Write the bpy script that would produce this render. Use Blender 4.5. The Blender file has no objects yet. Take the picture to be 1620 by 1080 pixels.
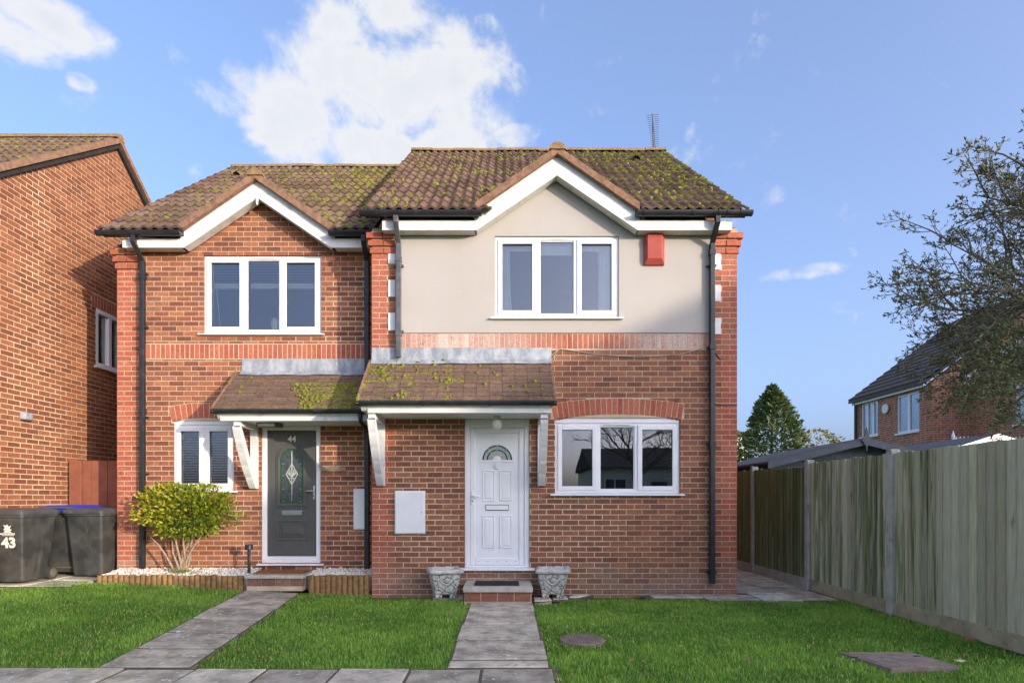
import bpy, bmesh, math, random
import numpy as np
from mathutils import Vector, Matrix

random.seed(7); np.random.seed(7)
SC = bpy.context.scene
COL = SC.collection
R = math.radians

# ---------------------------------------------------------------- camera
FPX, CX, HY, EYE = 940.0, 800.0, 788.0, 1.35
cam_d = bpy.data.cameras.new('camera'); cam = bpy.data.objects.new('camera', cam_d); COL.objects.link(cam)
cam.location = (0, 0, EYE); cam.rotation_euler = (R(90), 0, 0)
cam_d.sensor_width = 36; cam_d.lens = 36*FPX/1620
cam_d.shift_x = (810-CX)/1620; cam_d.shift_y = (HY-540)/1620
cam_d.clip_start = 0.05; cam_d.clip_end = 2000
SC.camera = cam

# ---------------------------------------------------------------- sky
SUN_AZ, SUN_EL = R(49), R(9.5)          # azimuth to the right of the house fronts' normal
SUN = Vector((math.sin(SUN_AZ)*math.cos(SUN_EL), -math.cos(SUN_AZ)*math.cos(SUN_EL), math.sin(SUN_EL)))
world = bpy.data.worlds.new('World'); SC.world = world; world.use_nodes = True
wn = world.node_tree; wn.nodes.clear()
def wnode(t, **k):
    n = wn.nodes.new(t)
    for a, b in k.items(): setattr(n, a, b)
    return n
wo = wnode('ShaderNodeOutputWorld'); bg = wnode('ShaderNodeBackground'); bg.inputs[1].default_value = 0.15
sky = wnode('ShaderNodeTexSky', sky_type='NISHITA', sun_disc=False)
sky.sun_elevation = SUN_EL; sky.sun_rotation = math.atan2(SUN.x, SUN.y)
sky.air_density = 0.5; sky.dust_density = 6.0; sky.ozone_density = 4.0      # hazy winter air, bright towards the sun
tint = wnode('ShaderNodeMix', data_type='RGBA', blend_type='MULTIPLY'); tint.inputs[0].default_value = 1
tint.inputs[7].default_value = (4.55, 3.95, 3.75, 1)
soft = wnode('ShaderNodeGamma'); soft.inputs[1].default_value = .74      # the photograph's sky is flatter than the model's
wn.links.new(sky.outputs[0], soft.inputs[0]); wn.links.new(soft.outputs[0], tint.inputs[6])
tc = wnode('ShaderNodeTexCoord')
# clouds: real directions (azimuth from +Y to the right, elevation), radii in degrees
CLOUDS = [(-14.3, 34.9, 6.2, 4.1, 1), (-9.7, 33.8, 7.9, 4.7, 1), (-19.3, 31.8, 4.6, 2.9, 0.95), (-15.5, 37.3, 4.5, 2.1, 1), (-10.8, 38.6, 3.5, 2.8, 1), (-6.1, 35.6, 5.2, 3.4, 1), (-1.8, 36.0, 3.2, 2.0, 0.9), (0.6, 35.4, 1.8, 1.5, 0.7), (-12.0, 29.9, 8.1, 2.6, 0.95), (-6.1, 30.8, 4.4, 2.3, 0.9), (-18.8, 28.7, 3.7, 1.1, 0.6), (-22.3, 29.9, 2.0, 1.5, 0.6), (5.5, 32.6, 3.0, 1.4, 0.42), (1.8, 31.4, 3.3, 1.1, 0.42), (-2.1, 38.3, 1.3, 1.1, 0.4), (-38.6, 32.6, 4.6, 1.4, 1), (-42.5, 31.4, 4.8, 1.9, 1), (-35.9, 32.5, 1.6, 0.7, 0.75), (-35.6, 29.7, 1.0, 0.6, 0.4), (27.1, 18.8, 4.2, 0.8, 0.62), (29.6, 19.5, 1.3, 0.8, 0.45),
          (-60, 30, 12, 7, .9), (-85, 45, 14, 8, .9), (-120, 34, 16, 7, .9), (-130, 14, 10, 4, .9), (166, 8, 9, 3.5, 1), (172, 13, 9, 2.5, .7), (140, 14, 10, 5, .9),
          (-170, 50, 14, 8, .8), (70, 38, 12, 6, .8), (100, 55, 14, 8, .8), (-100, 70, 16, 9, .8), (20, 70, 14, 8, .8), (110, 20, 9, 4, .7)]
noi = wnode('ShaderNodeTexNoise'); noi.inputs['Scale'].default_value = 9; noi.inputs['Detail'].default_value = 9; noi.inputs['Roughness'].default_value = .62
noi.inputs['Distortion'].default_value = .25
wn.links.new(tc.outputs['Generated'], noi.inputs['Vector'])
def wmath(op, a, b=None, c=None):
    n = wnode('ShaderNodeMath', operation=op)
    for i, v in enumerate((a, b, c)):
        if v is None: continue
        if isinstance(v, (int, float)): n.inputs[i].default_value = v
        else: wn.links.new(v, n.inputs[i])
    return n.outputs[0]
acc = None
for az, el, ra, re, amt in CLOUDS:
    a, e = R(az), R(el)
    d = Vector((math.sin(a)*math.cos(e), math.cos(a)*math.cos(e), math.sin(e)))
    east = Vector((math.cos(a), -math.sin(a), 0)); up = east.cross(d)
    def dot(v, s):
        n = wnode('ShaderNodeVectorMath', operation='DOT_PRODUCT'); wn.links.new(tc.outputs['Generated'], n.inputs[0])
        n.inputs[1].default_value = v*(1/math.sin(R(s))); return n.outputs['Value']
    p, q, f = dot(east, ra), dot(up, re), dot(d, 90)
    r2 = wmath('ADD', wmath('MULTIPLY', p, p), wmath('MULTIPLY', q, q))
    m = wmath('SUBTRACT', 1.0, wmath('SQRT', r2))
    m = wmath('MULTIPLY_ADD', m, .62, amt*.30)          # puff strength
    m = wmath('MINIMUM', m, amt*.75)
    m = wmath('MULTIPLY', m, wmath('GREATER_THAN', f, 0.0))
    acc = m if acc is None else wmath('MAXIMUM', acc, m)
dens = wmath('ADD', acc, wmath('MULTIPLY', wmath('SUBTRACT', noi.outputs[0], .5), 2.1))
mr = wnode('ShaderNodeMapRange', interpolation_type='SMOOTHSTEP'); wn.links.new(dens, mr.inputs[0])
mr.inputs[1].default_value = .20; mr.inputs[2].default_value = .66; mr.inputs[3].default_value = 0; mr.inputs[4].default_value = .96
# thicker middles are a little greyer, as a cloud's own shading
mr2 = wnode('ShaderNodeMapRange'); wn.links.new(dens, mr2.inputs[0]); mr2.inputs[1].default_value = .55; mr2.inputs[2].default_value = 1.3
cc = wnode('ShaderNodeMix', data_type='RGBA'); wn.links.new(mr2.outputs[0], cc.inputs[0])
cc.inputs[6].default_value = (4.4, 4.45, 4.55, 1); cc.inputs[7].default_value = (3.5, 3.75, 4.15, 1)
mixc = wnode('ShaderNodeMix', data_type='RGBA'); wn.links.new(mr.outputs[0], mixc.inputs[0])
wn.links.new(tint.outputs[2], mixc.inputs[6]); wn.links.new(cc.outputs[2], mixc.inputs[7])
wn.links.new(mixc.outputs[2], bg.inputs[0]); wn.links.new(bg.outputs[0], wo.inputs[0])

# ---------------------------------------------------------------- sun and exposure
sun_d = bpy.data.lights.new('sun', 'SUN'); sun_d.energy = 3.2; sun_d.angle = R(0.55); sun_d.color = (1, .86, .68)
sun_o = bpy.data.objects.new('sun', sun_d); COL.objects.link(sun_o)
sun_o.rotation_euler = SUN.to_track_quat('Z', 'Y').to_euler(); sun_o.location = (30, -30, 20)
SC.view_settings.view_transform = 'Standard'; SC.view_settings.look = 'None'; SC.view_settings.gamma = 1
SC.view_settings.exposure = 0.45; SC.view_settings.use_curve_mapping = False

# ---------------------------------------------------------------- helpers
def PX(px, D): return (px-CX)*D/FPX
def PZ(py, D): return EYE+(HY-py)*D/FPX
def smooth(t): t = max(0, min(1, t)); return t*t*(3-2*t)
def ground(x, y):
    t = max(0, min(1.5, (-1.75-x)/3.0)); s = smooth((y-4.7)/3.4)
    return .125*smooth(t/1.5)*1.45*s

class NT:
    """small node-tree writer"""
    def __init__(s, name):
        s.m = bpy.data.materials.new(name); s.m.use_nodes = True; s.t = s.m.node_tree
        s.b = s.t.nodes['Principled BSDF']; s.out = s.t.nodes['Material Output']
    def n(s, t, **k):
        n = s.t.nodes.new(t)
        for a, b in k.items(): setattr(n, a, b)
        return n
    def l(s, a, b): s.t.links.new(a, b)
    def set(s, sock, v):
        if isinstance(v, bpy.types.NodeSocket): s.l(v, sock)
        elif isinstance(v, (tuple, list)) and len(v) == 3 and sock.type == 'RGBA': sock.default_value = (*v, 1)
        else: sock.default_value = v
    def pos(s):
        return s.n('ShaderNodeNewGeometry').outputs['Position']
    def obj(s): return s.n('ShaderNodeTexCoord').outputs['Object']
    def scaled(s, v, sc):
        n = s.n('ShaderNodeVectorMath', operation='MULTIPLY'); s.l(v, n.inputs[0]); n.inputs[1].default_value = sc; return n.outputs[0]
    def noise(s, v, scale, detail=4, rough=.55, dist=0):
        n = s.n('ShaderNodeTexNoise'); s.l(v, n.inputs['Vector']); n.inputs['Scale'].default_value = scale
        n.inputs['Detail'].default_value = detail; n.inputs['Roughness'].default_value = rough; n.inputs['Distortion'].default_value = dist
        return n.outputs[0]
    def voro(s, v, scale, feature='F1'):
        n = s.n('ShaderNodeTexVoronoi', feature=feature); s.l(v, n.inputs['Vector']); n.inputs['Scale'].default_value = scale; return n.outputs[0]
    def ramp(s, f, a, b, lo=0., hi=1., ease='SMOOTHSTEP'):
        n = s.n('ShaderNodeMapRange', interpolation_type=ease); s.l(f, n.inputs[0])
        for i, v in enumerate((a, b, lo, hi)): n.inputs[i+1].default_value = v
        return n.outputs[0]
    def mix(s, f, a, b, blend='MIX'):
        n = s.n('ShaderNodeMix', data_type='RGBA', blend_type=blend)
        s.set(n.inputs[0], f); s.set(n.inputs[6], a); s.set(n.inputs[7], b); return n.outputs[2]
    def math(s, op, a, b=0., c=0.):
        n = s.n('ShaderNodeMath', operation=op)
        for i, v in enumerate((a, b, c)): s.set(n.inputs[i], v)
        return n.outputs[0]
    def bump(s, h, strength=.3, dist=.01):
        n = s.n('ShaderNodeBump'); s.l(h, n.inputs['Height']); n.inputs['Strength'].default_value = strength; n.inputs['Distance'].default_value = dist
        s.l(n.outputs[0], s.b.inputs['Normal'])
    def fin(s, col, rough=.8, spec=.3, metal=0.):
        s.set(s.b.inputs['Base Color'], col); s.set(s.b.inputs['Roughness'], rough)
        s.b.inputs['Specular IOR Level'].default_value = spec; s.b.inputs['Metallic'].default_value = metal
        return s.m

M = {}
def simple(name, col, rough=.6, var=.12, scale=6, bump=.1, bscale=60, spec=.3, metal=0., dirt=None, dirt_amt=.5):
    t = NT(name); p = t.pos()
    n1 = t.noise(p, scale, 5, .6)
    c = t.mix(t.ramp(n1, .3, .7), tuple(v*(1-var) for v in col), tuple(min(1, v*(1+var)) for v in col))
    if dirt: c = t.mix(t.ramp(t.noise(p, scale*1.7, 6, .65), .52, .72, 0, dirt_amt), c, dirt)
    if bump: t.bump(t.noise(p, bscale, 4), bump, .006)
    M[name] = t.fin(c, rough, spec, metal); return M[name]

def brick_mat(name, source):
    t = NT(name); p = t.pos()
    if source == 'obj': c = t.n('ShaderNodeObjectInfo').outputs['Color']
    else: c = t.n('ShaderNodeAttribute', attribute_name='Col').outputs['Color']
    n = t.noise(p, 38, 6, .7)
    c = t.mix(1., c, t.mix(t.ramp(n, .25, .75), (.66, .64, .62), (1.3, 1.28, 1.25)), 'MULTIPLY')
    sp = t.ramp(t.noise(p, 140, 3, .7), .64, .74, 0, .45)
    c = t.mix(sp, c, (.08, .05, .045))
    c = t.mix(t.ramp(t.noise(p, 13, 4, .6), .57, .74, 0, .30), c, (.48, .31, .22)); c = t.mix(t.ramp(t.noise(p, 9, 3, .6), .60, .75, 0, .5), c, (.14, .10, .085))
    bl = t.ramp(t.noise(p, 2.6, 5, .6), .62, .80, 0, .40)
    bl = t.math('MULTIPLY', bl, t.ramp(t.noise(p, 30, 4, .6), .35, .6))
    c = t.mix(bl, c, (.46, .38, .33))
    t.bump(t.noise(p, 110, 5, .7), .5, .006)
    M[name] = t.fin(c, .88, .2)
brick_mat('brick_piece', 'obj'); brick_mat('brick_mass', 'attr')
def brick_tex(name, axis, cols, mortar):
    """brick courses on surfaces that are too far, or turned too far away, for single bricks"""
    t = NT(name); p = t.pos(); sep = t.n('ShaderNodeSeparateXYZ'); t.l(p, sep.inputs[0])
    cmb = t.n('ShaderNodeCombineXYZ'); t.l(sep.outputs[axis], cmb.inputs[0]); t.l(sep.outputs[2], cmb.inputs[1])
    b = t.n('ShaderNodeTexBrick'); t.l(cmb.outputs[0], b.inputs['Vector'])
    b.inputs['Scale'].default_value = 1; b.inputs['Brick Width'].default_value = .225; b.inputs['Row Height'].default_value = .075
    b.inputs['Mortar Size'].default_value = .0055; b.inputs['Color1'].default_value = (*cols[0], 1); b.inputs['Color2'].default_value = (*cols[1], 1)
    b.inputs['Mortar'].default_value = (*mortar, 1); b.inputs['Bias'].default_value = 0
    c = t.mix(1., b.outputs[0], t.mix(t.ramp(t.noise(p, 9, 5), .3, .7), (.75, .75, .75), (1.2, 1.2, 1.2)), 'MULTIPLY')
    inv = t.math('SUBTRACT', 1., b.outputs['Fac']); t.bump(inv, .5, .008)
    M[name] = t.fin(c, .88, .2)
brick_tex('brick_courses_y', 1, ((.36, .13, .07), (.24, .085, .05)), (.5, .38, .25))
brick_tex('far_brick_y', 1, ((.46, .19, .115), (.34, .135, .085)), (.6, .5, .38)); brick_tex('far_brick_x', 0, ((.46, .19, .115), (.34, .135, .085)), (.6, .5, .38))
brick_tex('brick_courses_x', 0, ((.36, .13, .07), (.24, .085, .05)), (.5, .38, .25))

t = NT('mortar'); p = t.pos()
c = t.mix(t.ramp(t.noise(p, 5, 5), .3, .7), (.54, .42, .28), (.67, .54, .385)); c = t.mix(t.ramp(t.noise(p, 60, 3), .4, .7, 0, .3), c, (.38, .30, .21))
t.bump(t.noise(p, 160, 4), .4, .004); M['mortar'] = t.fin(c, .95, .1)

t = NT('render_coat'); p = t.pos()
c = t.mix(t.ramp(t.noise(p, 1.3, 5), .3, .7), (.445, .412, .376), (.47, .438, .404))
st = t.ramp(t.noise(t.scaled(p, (9, 9, .7)), 1.2, 6, .6), .60, .75, 0, .09); c = t.mix(st, c, (.34, .31, .28))
rise = t.ramp(t.noise(p, .8, 3), .55, .7, 0, .22); c = t.mix(rise, c, (.55, .53, .50))
nz = t.n('ShaderNodeTexNoise'); t.l(p, nz.inputs['Vector']); nz.inputs['Scale'].default_value = 3; nz.inputs['Detail'].default_value = 5
wv_ = t.n('ShaderNodeVectorMath', operation='ADD'); t.l(p, wv_.inputs[0]); t.l(t.scaled(nz.outputs['Color'], (.5, .5, .5)), wv_.inputs[1])
crk = t.ramp(t.voro(t.scaled(wv_.outputs[0], (1, 1, .8)), 1.1, 'DISTANCE_TO_EDGE'), .002, .011, .14, 0); crk = t.math('MULTIPLY', crk, t.ramp(t.noise(p, 1.7, 2), .48, .6)); c = t.mix(crk, c, (.62, .60, .57))
t.bump(t.noise(p, 230, 4, .7), .25, .003); M['render_coat'] = t.fin(c, .93, .15)

t = NT('white_plastic'); p = t.pos()
c = t.mix(t.ramp(t.noise(p, 3.5, 5), .35, .75), (.86, .86, .86), (.80, .80, .81)); c = t.mix(t.ramp(t.noise(t.scaled(p, (1, 1, .35)), 22, 5), .62, .8, 0, .18), c, (.45, .44, .40))
M['white_plastic'] = t.fin(c, .32, .45)
simple('white_paint', (.76, .76, .75), .5, .05, 4, .1, 40, dirt=(.42, .42, .36), dirt_amt=.45)
simple('soffit_board', (.62, .61, .57), .6, .08, 5, .1, 40, dirt=(.30, .29, .22), dirt_amt=.6)
simple('black_plastic', (.022, .024, .028), .38, .25, 7, .05, 30, spec=.45, dirt=(.09, .09, .095), dirt_amt=.35)
simple('grey_plastic', (.10, .105, .115), .5, .2, 7, .08, 30, dirt=(.22, .22, .21), dirt_amt=.45)
t = NT('lead'); p = t.pos()
c = t.mix(t.ramp(t.noise(t.scaled(p, (1, 1, .5)), 9, 6, .65), .35, .7), (.26, .29, .33), (.48, .50, .53)); c = t.mix(t.ramp(t.noise(p, 28, 5), .6, .75, 0, .4), c, (.62, .63, .64))
t.bump(t.noise(p, 18, 4), .3, .01); M['lead'] = t.fin(c, .62, .3, .25)
simple('grey_door', (.095, .093, .085), .42, .06, 3, .12, 50, spec=.4, dirt=(.17, .165, .15), dirt_amt=.25)
simple('chrome', (.62, .63, .65), .22, .05, 10, 0, spec=.5, metal=1.)
simple('alarm_red', (.40, .075, .055), .5, .08, 8, .05, 30, dirt=(.5, .2, .17), dirt_amt=.35)
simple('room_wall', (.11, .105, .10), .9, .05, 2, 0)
simple('blind_slat', (.85, .84, .80), .5, .04, 6, 0)
simple('blind_slat_brown', (.33, .27, .23), .5, .06, 6, 0)
simple('blind_rail', (.72, .60, .50), .5, .05, 6, 0)
simple('fabric_pale', (.80, .79, .77), .9, .06, 9, .2, 90)
simple('porcelain', (.78, .76, .70), .3, .03, 6, 0, spec=.5)

t = NT('window_glass'); t.t.nodes.remove(t.b)
tr = t.n('ShaderNodeBsdfTransparent'); tr.inputs[0].default_value = (.80, .85, .87, 1)
gl = t.n('ShaderNodeBsdfGlossy'); gl.inputs['Color'].default_value = (.95, .97, 1, 1); gl.inputs['Roughness'].default_value = .004
bp = t.n('ShaderNodeBump'); bp.inputs['Strength'].default_value = .02; bp.inputs['Distance'].default_value = .02
t.l(t.noise(t.pos(), 2.2, 1), bp.inputs['Height']); t.l(bp.outputs[0], gl.inputs['Normal'])
fr = t.n('ShaderNodeFresnel'); fr.inputs[0].default_value = 1.5
fac = t.math('MULTIPLY_ADD', fr.outputs[0], 2.1, .04); fac = t.math('MINIMUM', fac, .95)
mx = t.n('ShaderNodeMixShader'); t.l(fac, mx.inputs[0]); t.l(tr.outputs[0], mx.inputs[1]); t.l(gl.outputs[0], mx.inputs[2]); t.l(mx.outputs[0], t.out.inputs[0])
M['window_glass'] = t.m
simple('leaded_glass', (.06, .075, .075), .12, .3, 20, .25, 45, spec=.6)
simple('green_glass', (.02, .10, .035), .15, .2, 20, .2, 45, spec=.6)
simple('pale_glass', (.38, .42, .38), .15, .2, 20, .2, 45, spec=.6)
simple('lead_came', (.48, .50, .50), .4, .1, 20, 0, metal=.4)

def tile_mat(name, base, alt, scale=1.):
    """concrete roof tile: colour from the tile, moss and lichen by place; object alpha = how mossy"""
    t = NT(name); p = t.pos(); oi = t.n('ShaderNodeObjectInfo')
    n = t.noise(p, 26, 6, .7)
    c = t.mix(t.ramp(n, .3, .7), base, alt); c = t.mix(t.ramp(t.noise(p, 60, 4, .7), .52, .66, 0, .6), c, tuple(v*.4 for v in base)); c = t.mix(t.ramp(t.noise(p, 90, 3, .6), .66, .74, 0, .6), c, (.5, .45, .38))
    c = t.mix(1., c, oi.outputs['Color'], 'MULTIPLY')
    li = t.ramp(t.noise(p, 17, 5, .6), .64, .72, 0, .55); c = t.mix(li, c, (.42, .38, .30))
    ye = t.ramp(t.noise(p, 7.5, 4, .6), .60, .72, 0, .5); c = t.mix(ye, c, (.30, .20, .05))
    mo = t.noise(p, 5.2*scale, 5, .62)
    mo = t.math('ADD', mo, t.math('MULTIPLY', t.math('SUBTRACT', oi.outputs['Alpha'], .5), .55))
    mk = t.ramp(mo, .56, .66); mk = t.math('MULTIPLY', mk, t.ramp(t.noise(p, 44, 4, .6), .3, .55))
    mc = t.mix(t.ramp(t.noise(p, 33, 3), .3, .7), (.09, .12, .018), (.36, .33, .05)); c = t.mix(mk, c, mc)
    h = t.math('ADD', t.noise(p, 95, 5, .7), t.math('MULTIPLY', mk, 1.2)); t.bump(h, .55, .010)
    M[name] = t.fin(c, .93, .12)
tile_mat('roof_tile', (.120, .078, .058), (.215, .140, .102))
tile_mat('plain_tile', (.135, .085, .060), (.225, .150, .110), 1.4)
simple('moss_clump', (.17, .175, .025), .95, .45, 25, .6, 120, dirt=(.24, .20, .04), dirt_amt=.7)
simple('verge_mortar', (.26, .145, .095), .92, .25, 14, .6, 90, dirt=(.36, .25, .07), dirt_amt=.7)
simple('ridge_lichen', (.27, .165, .085), .92, .22, 14, .5, 90, dirt=(.48, .33, .07), dirt_amt=.8)
simple('roof_underlay', (.035, .03, .027), .95, .2, 8, 0)

t = NT('concrete_slab'); p = t.pos(); oi = t.n('ShaderNodeObjectInfo')
c = t.mix(t.ramp(t.noise(p, 4.5, 6, .65), .3, .72), (.27, .24, .185), (.68, .61, .48)); c = t.mix(1., c, oi.outputs['Color'], 'MULTIPLY')
lic = t.math('MULTIPLY', t.ramp(t.noise(p, 19, 4, .55), .60, .66), t.ramp(t.noise(p, 2.4, 3), .36, .56)); c = t.mix(lic, c, (.72, .71, .66))
c = t.mix(t.ramp(t.noise(p, 9, 4), .56, .72, 0, .6), c, (.17, .155, .11))
t.bump(t.noise(p, 120, 5, .7), .4, .005); M['concrete_slab'] = t.fin(c, .9, .2)
simple('step_concrete', (.50, .465, .39), .9, .14, 7, .4, 110, dirt=(.17, .16, .12), dirt_amt=.45)
t = NT('stone_planter'); p = t.obj()
vo = t.voro(p, 11, 'DISTANCE_TO_EDGE'); c = t.mix(t.ramp(vo, .0, .06), (.30, .30, .26), (.60, .59, .53)); c = t.mix(t.ramp(t.noise(p, 9, 5), .5, .7, 0, .5), c, (.26, .27, .21))
h = t.math('ADD', t.ramp(vo, 0, .08), t.math('MULTIPLY', t.noise(p, 45, 4), .5)); t.bump(h, .9, .02); M['stone_planter'] = t.fin(c, .92, .15)
simple('stone_rim', (.58, .565, .51), .92, .15, 9, .6, 45, dirt=(.20, .205, .155), dirt_amt=.6)
simple('mat_rubber', (.03, .032, .034), .75, .3, 30, .8, 150)
simple('mat_coir', (.25, .115, .045), .98, .25, 30, .9, 220)
simple('log_wood', (.30, .175, .075), .9, .3, 16, .5, 60, dirt=(.10, .075, .05), dirt_amt=.8)
t = NT('pebble_white'); oi = t.n('ShaderNodeAttribute', attribute_name='Col'); M['pebble_white'] = t.fin(oi.outputs['Color'], .7, .3)
simple('joint_soil', (.13, .11, .08), .98, .3, 10, .6, 50)
simple('soil', (.055, .042, .03), .98, .3, 10, .6, 50)
simple('gate_wood', (.27, .095, .055), .75, .14, 5, .3, 40, dirt=(.16, .06, .04), dirt_amt=.4)
t = NT('bin_plastic'); p = t.obj()
c = t.mix(t.ramp(t.noise(p, 3.5, 5, .6), .3, .75), (.030, .031, .030), (.085, .084, .075)); c = t.mix(t.ramp(t.noise(t.scaled(p, (1, 1, .25)), 8, 5), .55, .75, 0, .55), c, (.15, .145, .125))
t.bump(t.noise(p, 140, 3), .2, .003); M['bin_plastic'] = t.fin(c, .5, .35)
simple('bin_lid', (.075, .080, .088), .42, .2, 5, .1, 90, dirt=(.16, .165, .17), dirt_amt=.4)
simple('bin_lid_blue', (.02, .045, .55), .4, .1, 6, .1, 90)
simple('bin_wheel', (.14, .125, .09), .8, .2, 12, .3, 70)
simple('print_white', (.72, .71, .62), .6, .05, 20, 0)
simple('bark_shrub', (.33, .26, .18), .92, .2, 20, .6, 90)
simple('bark_tree', (.19, .165, .12), .95, .3, 12, .7, 60, dirt=(.19, .17, .06), dirt_amt=.7)

def leaf_mat(name, c0, c1, c2, rough=.45, trans=.3):
    t = NT(name); at = t.n('ShaderNodeAttribute', attribute_name='Col')
    sp = t.n('ShaderNodeSeparateColor'); t.l(at.outputs['Color'], sp.inputs[0])
    c = t.mix(sp.outputs[0], c0, c1); c = t.mix(sp.outputs[1], c, c2)
    c = t.mix(1., c, t.mix(sp.outputs[2], (.6, .6, .6), (1.35, 1.35, 1.35)), 'MULTIPLY')
    t.fin(c, rough, .35)
    tl = t.n('ShaderNodeBsdfTranslucent'); t.l(c, tl.inputs[0]); mx = t.n('ShaderNodeMixShader'); mx.inputs[0].default_value = trans
    t.l(t.b.outputs[0], mx.inputs[1]); t.l(tl.outputs[0], mx.inputs[2]); t.l(mx.outputs[0], t.out.inputs[0])
    M[name] = t.m
leaf_mat('leaf_shrub', (.11, .21, .018), (.33, .36, .03), (.66, .50, .05))
leaf_mat('leaf_olive', (.09, .115, .045), (.18, .19, .08), (.34, .30, .13), .4, .15)
leaf_mat('leaf_conifer', (.085, .125, .045), (.16, .21, .07), (.16, .15, .03), .7, .15)
leaf_mat('leaf_autumn', (.16, .17, .03), (.30, .25, .05), (.40, .30, .08), .7, .3)
leaf_mat('leaf_hedge', (.030, .055, .014), (.06, .10, .02), (.10, .12, .03), .6, .2)
leaf_mat('grass_blade', (.14, .315, .04), (.33, .535, .085), (.64, .60, .19), .6, .35)
leaf_mat('leaf_litter', (.20, .11, .045), (.32, .22, .10), (.55, .50, .38), .8, .2)

t = NT('ground_soil'); p = t.pos()
c = t.mix(t.ramp(t.noise(p, 1.6, 6, .6), .3, .7), (.09, .17, .03), (.14, .24, .045)); c = t.mix(t.ramp(t.noise(p, 9, 4), .6, .75, 0, .6), c, (.06, .05, .025))
t.bump(t.noise(p, 70, 4), .8, .02); M['ground_soil'] = t.fin(c, .98, .1)
simple('asphalt', (.055, .055, .057), .92, .2, 3, .5, 160)

t = NT('fence_board'); p = t.pos(); oi = t.n('ShaderNodeObjectInfo'); sp = t.n('ShaderNodeSeparateXYZ'); t.l(p, sp.inputs[0])
sv = t.scaled(p, (30, 30, 1.5))
grain = t.noise(t.scaled(p, (60, 60, 2.2)), 1.4, 5, .7)
green = t.mix(t.ramp(t.noise(sv, .9, 5, .6), .3, .7), (.15, .18, .085), (.29, .32, .155))
bare = t.mix(t.ramp(grain, .3, .7), (.43, .415, .29), (.66, .63, .47))
age = t.math('ADD', t.noise(sv, .55, 6, .68), t.math('MULTIPLY', t.math('SUBTRACT', oi.outputs['Alpha'], .5), .62))
c = t.mix(t.ramp(age, .46, .61, 0, .95), green, bare)
c = t.mix(1., c, oi.outputs['Color'], 'MULTIPLY')
c = t.mix(t.ramp(t.noise(t.scaled(p, (22, 22, 3)), .5, 5, .6), .63, .74, 0, .8), c, (.09, .085, .05))
t.bump(grain, .5, .006); M['fence_board'] = t.fin(c, .95, .12)
simple('fence_concrete', (.47, .455, .41), .95, .14, 6, .5, 120, dirt=(.15, .145, .09), dirt_amt=.6)
simple('gravel_board', (.40, .345, .225), .95, .18, 5, .5, 60, dirt=(.11, .11, .05), dirt_amt=.6)
simple('iron_rust', (.27, .215, .175), .85, .22, 12, .7, 60, metal=.2, dirt=(.20, .16, .13), dirt_amt=.5)
simple('shed_felt', (.10, .115, .125), .95, .12, 4, .4, 120)
simple('shed_board', (.085, .105, .13), .85, .15, 6, .3, 50)
simple('shed_trim', (.115, .135, .165), .8, .12, 6, .2, 50)
simple('pale_wall', (.74, .67, .53), .9, .08, 2, .2, 60)
t = NT('far_roof'); p = t.pos(); wv = t.n('ShaderNodeTexWave', wave_type='BANDS', bands_direction='Z'); t.l(p, wv.inputs[0]); wv.inputs['Scale'].default_value = 1.5
wv.inputs['Distortion'].default_value = .6
c = t.mix(wv.outputs[1], (.075, .062, .055), (.15, .122, .108)); c = t.mix(t.ramp(t.noise(p, 8, 5), .4, .7, 0, .4), c, (.12, .10, .085)); t.bump(wv.outputs[1], .6, .03); M['far_roof'] = t.fin(c, .93, .15)
simple('road_wood', (.16, .12, .08), .9, .2, 6, .3, 40)
simple('driftwood', (.36, .27, .18), .9, .2, 15, .5, 60)
simple('cable', (.40, .36, .30), .7, .1, 10, 0)
simple('aerial_metal', (.16, .17, .19), .45, .1, 10, 0, metal=.6)

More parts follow.
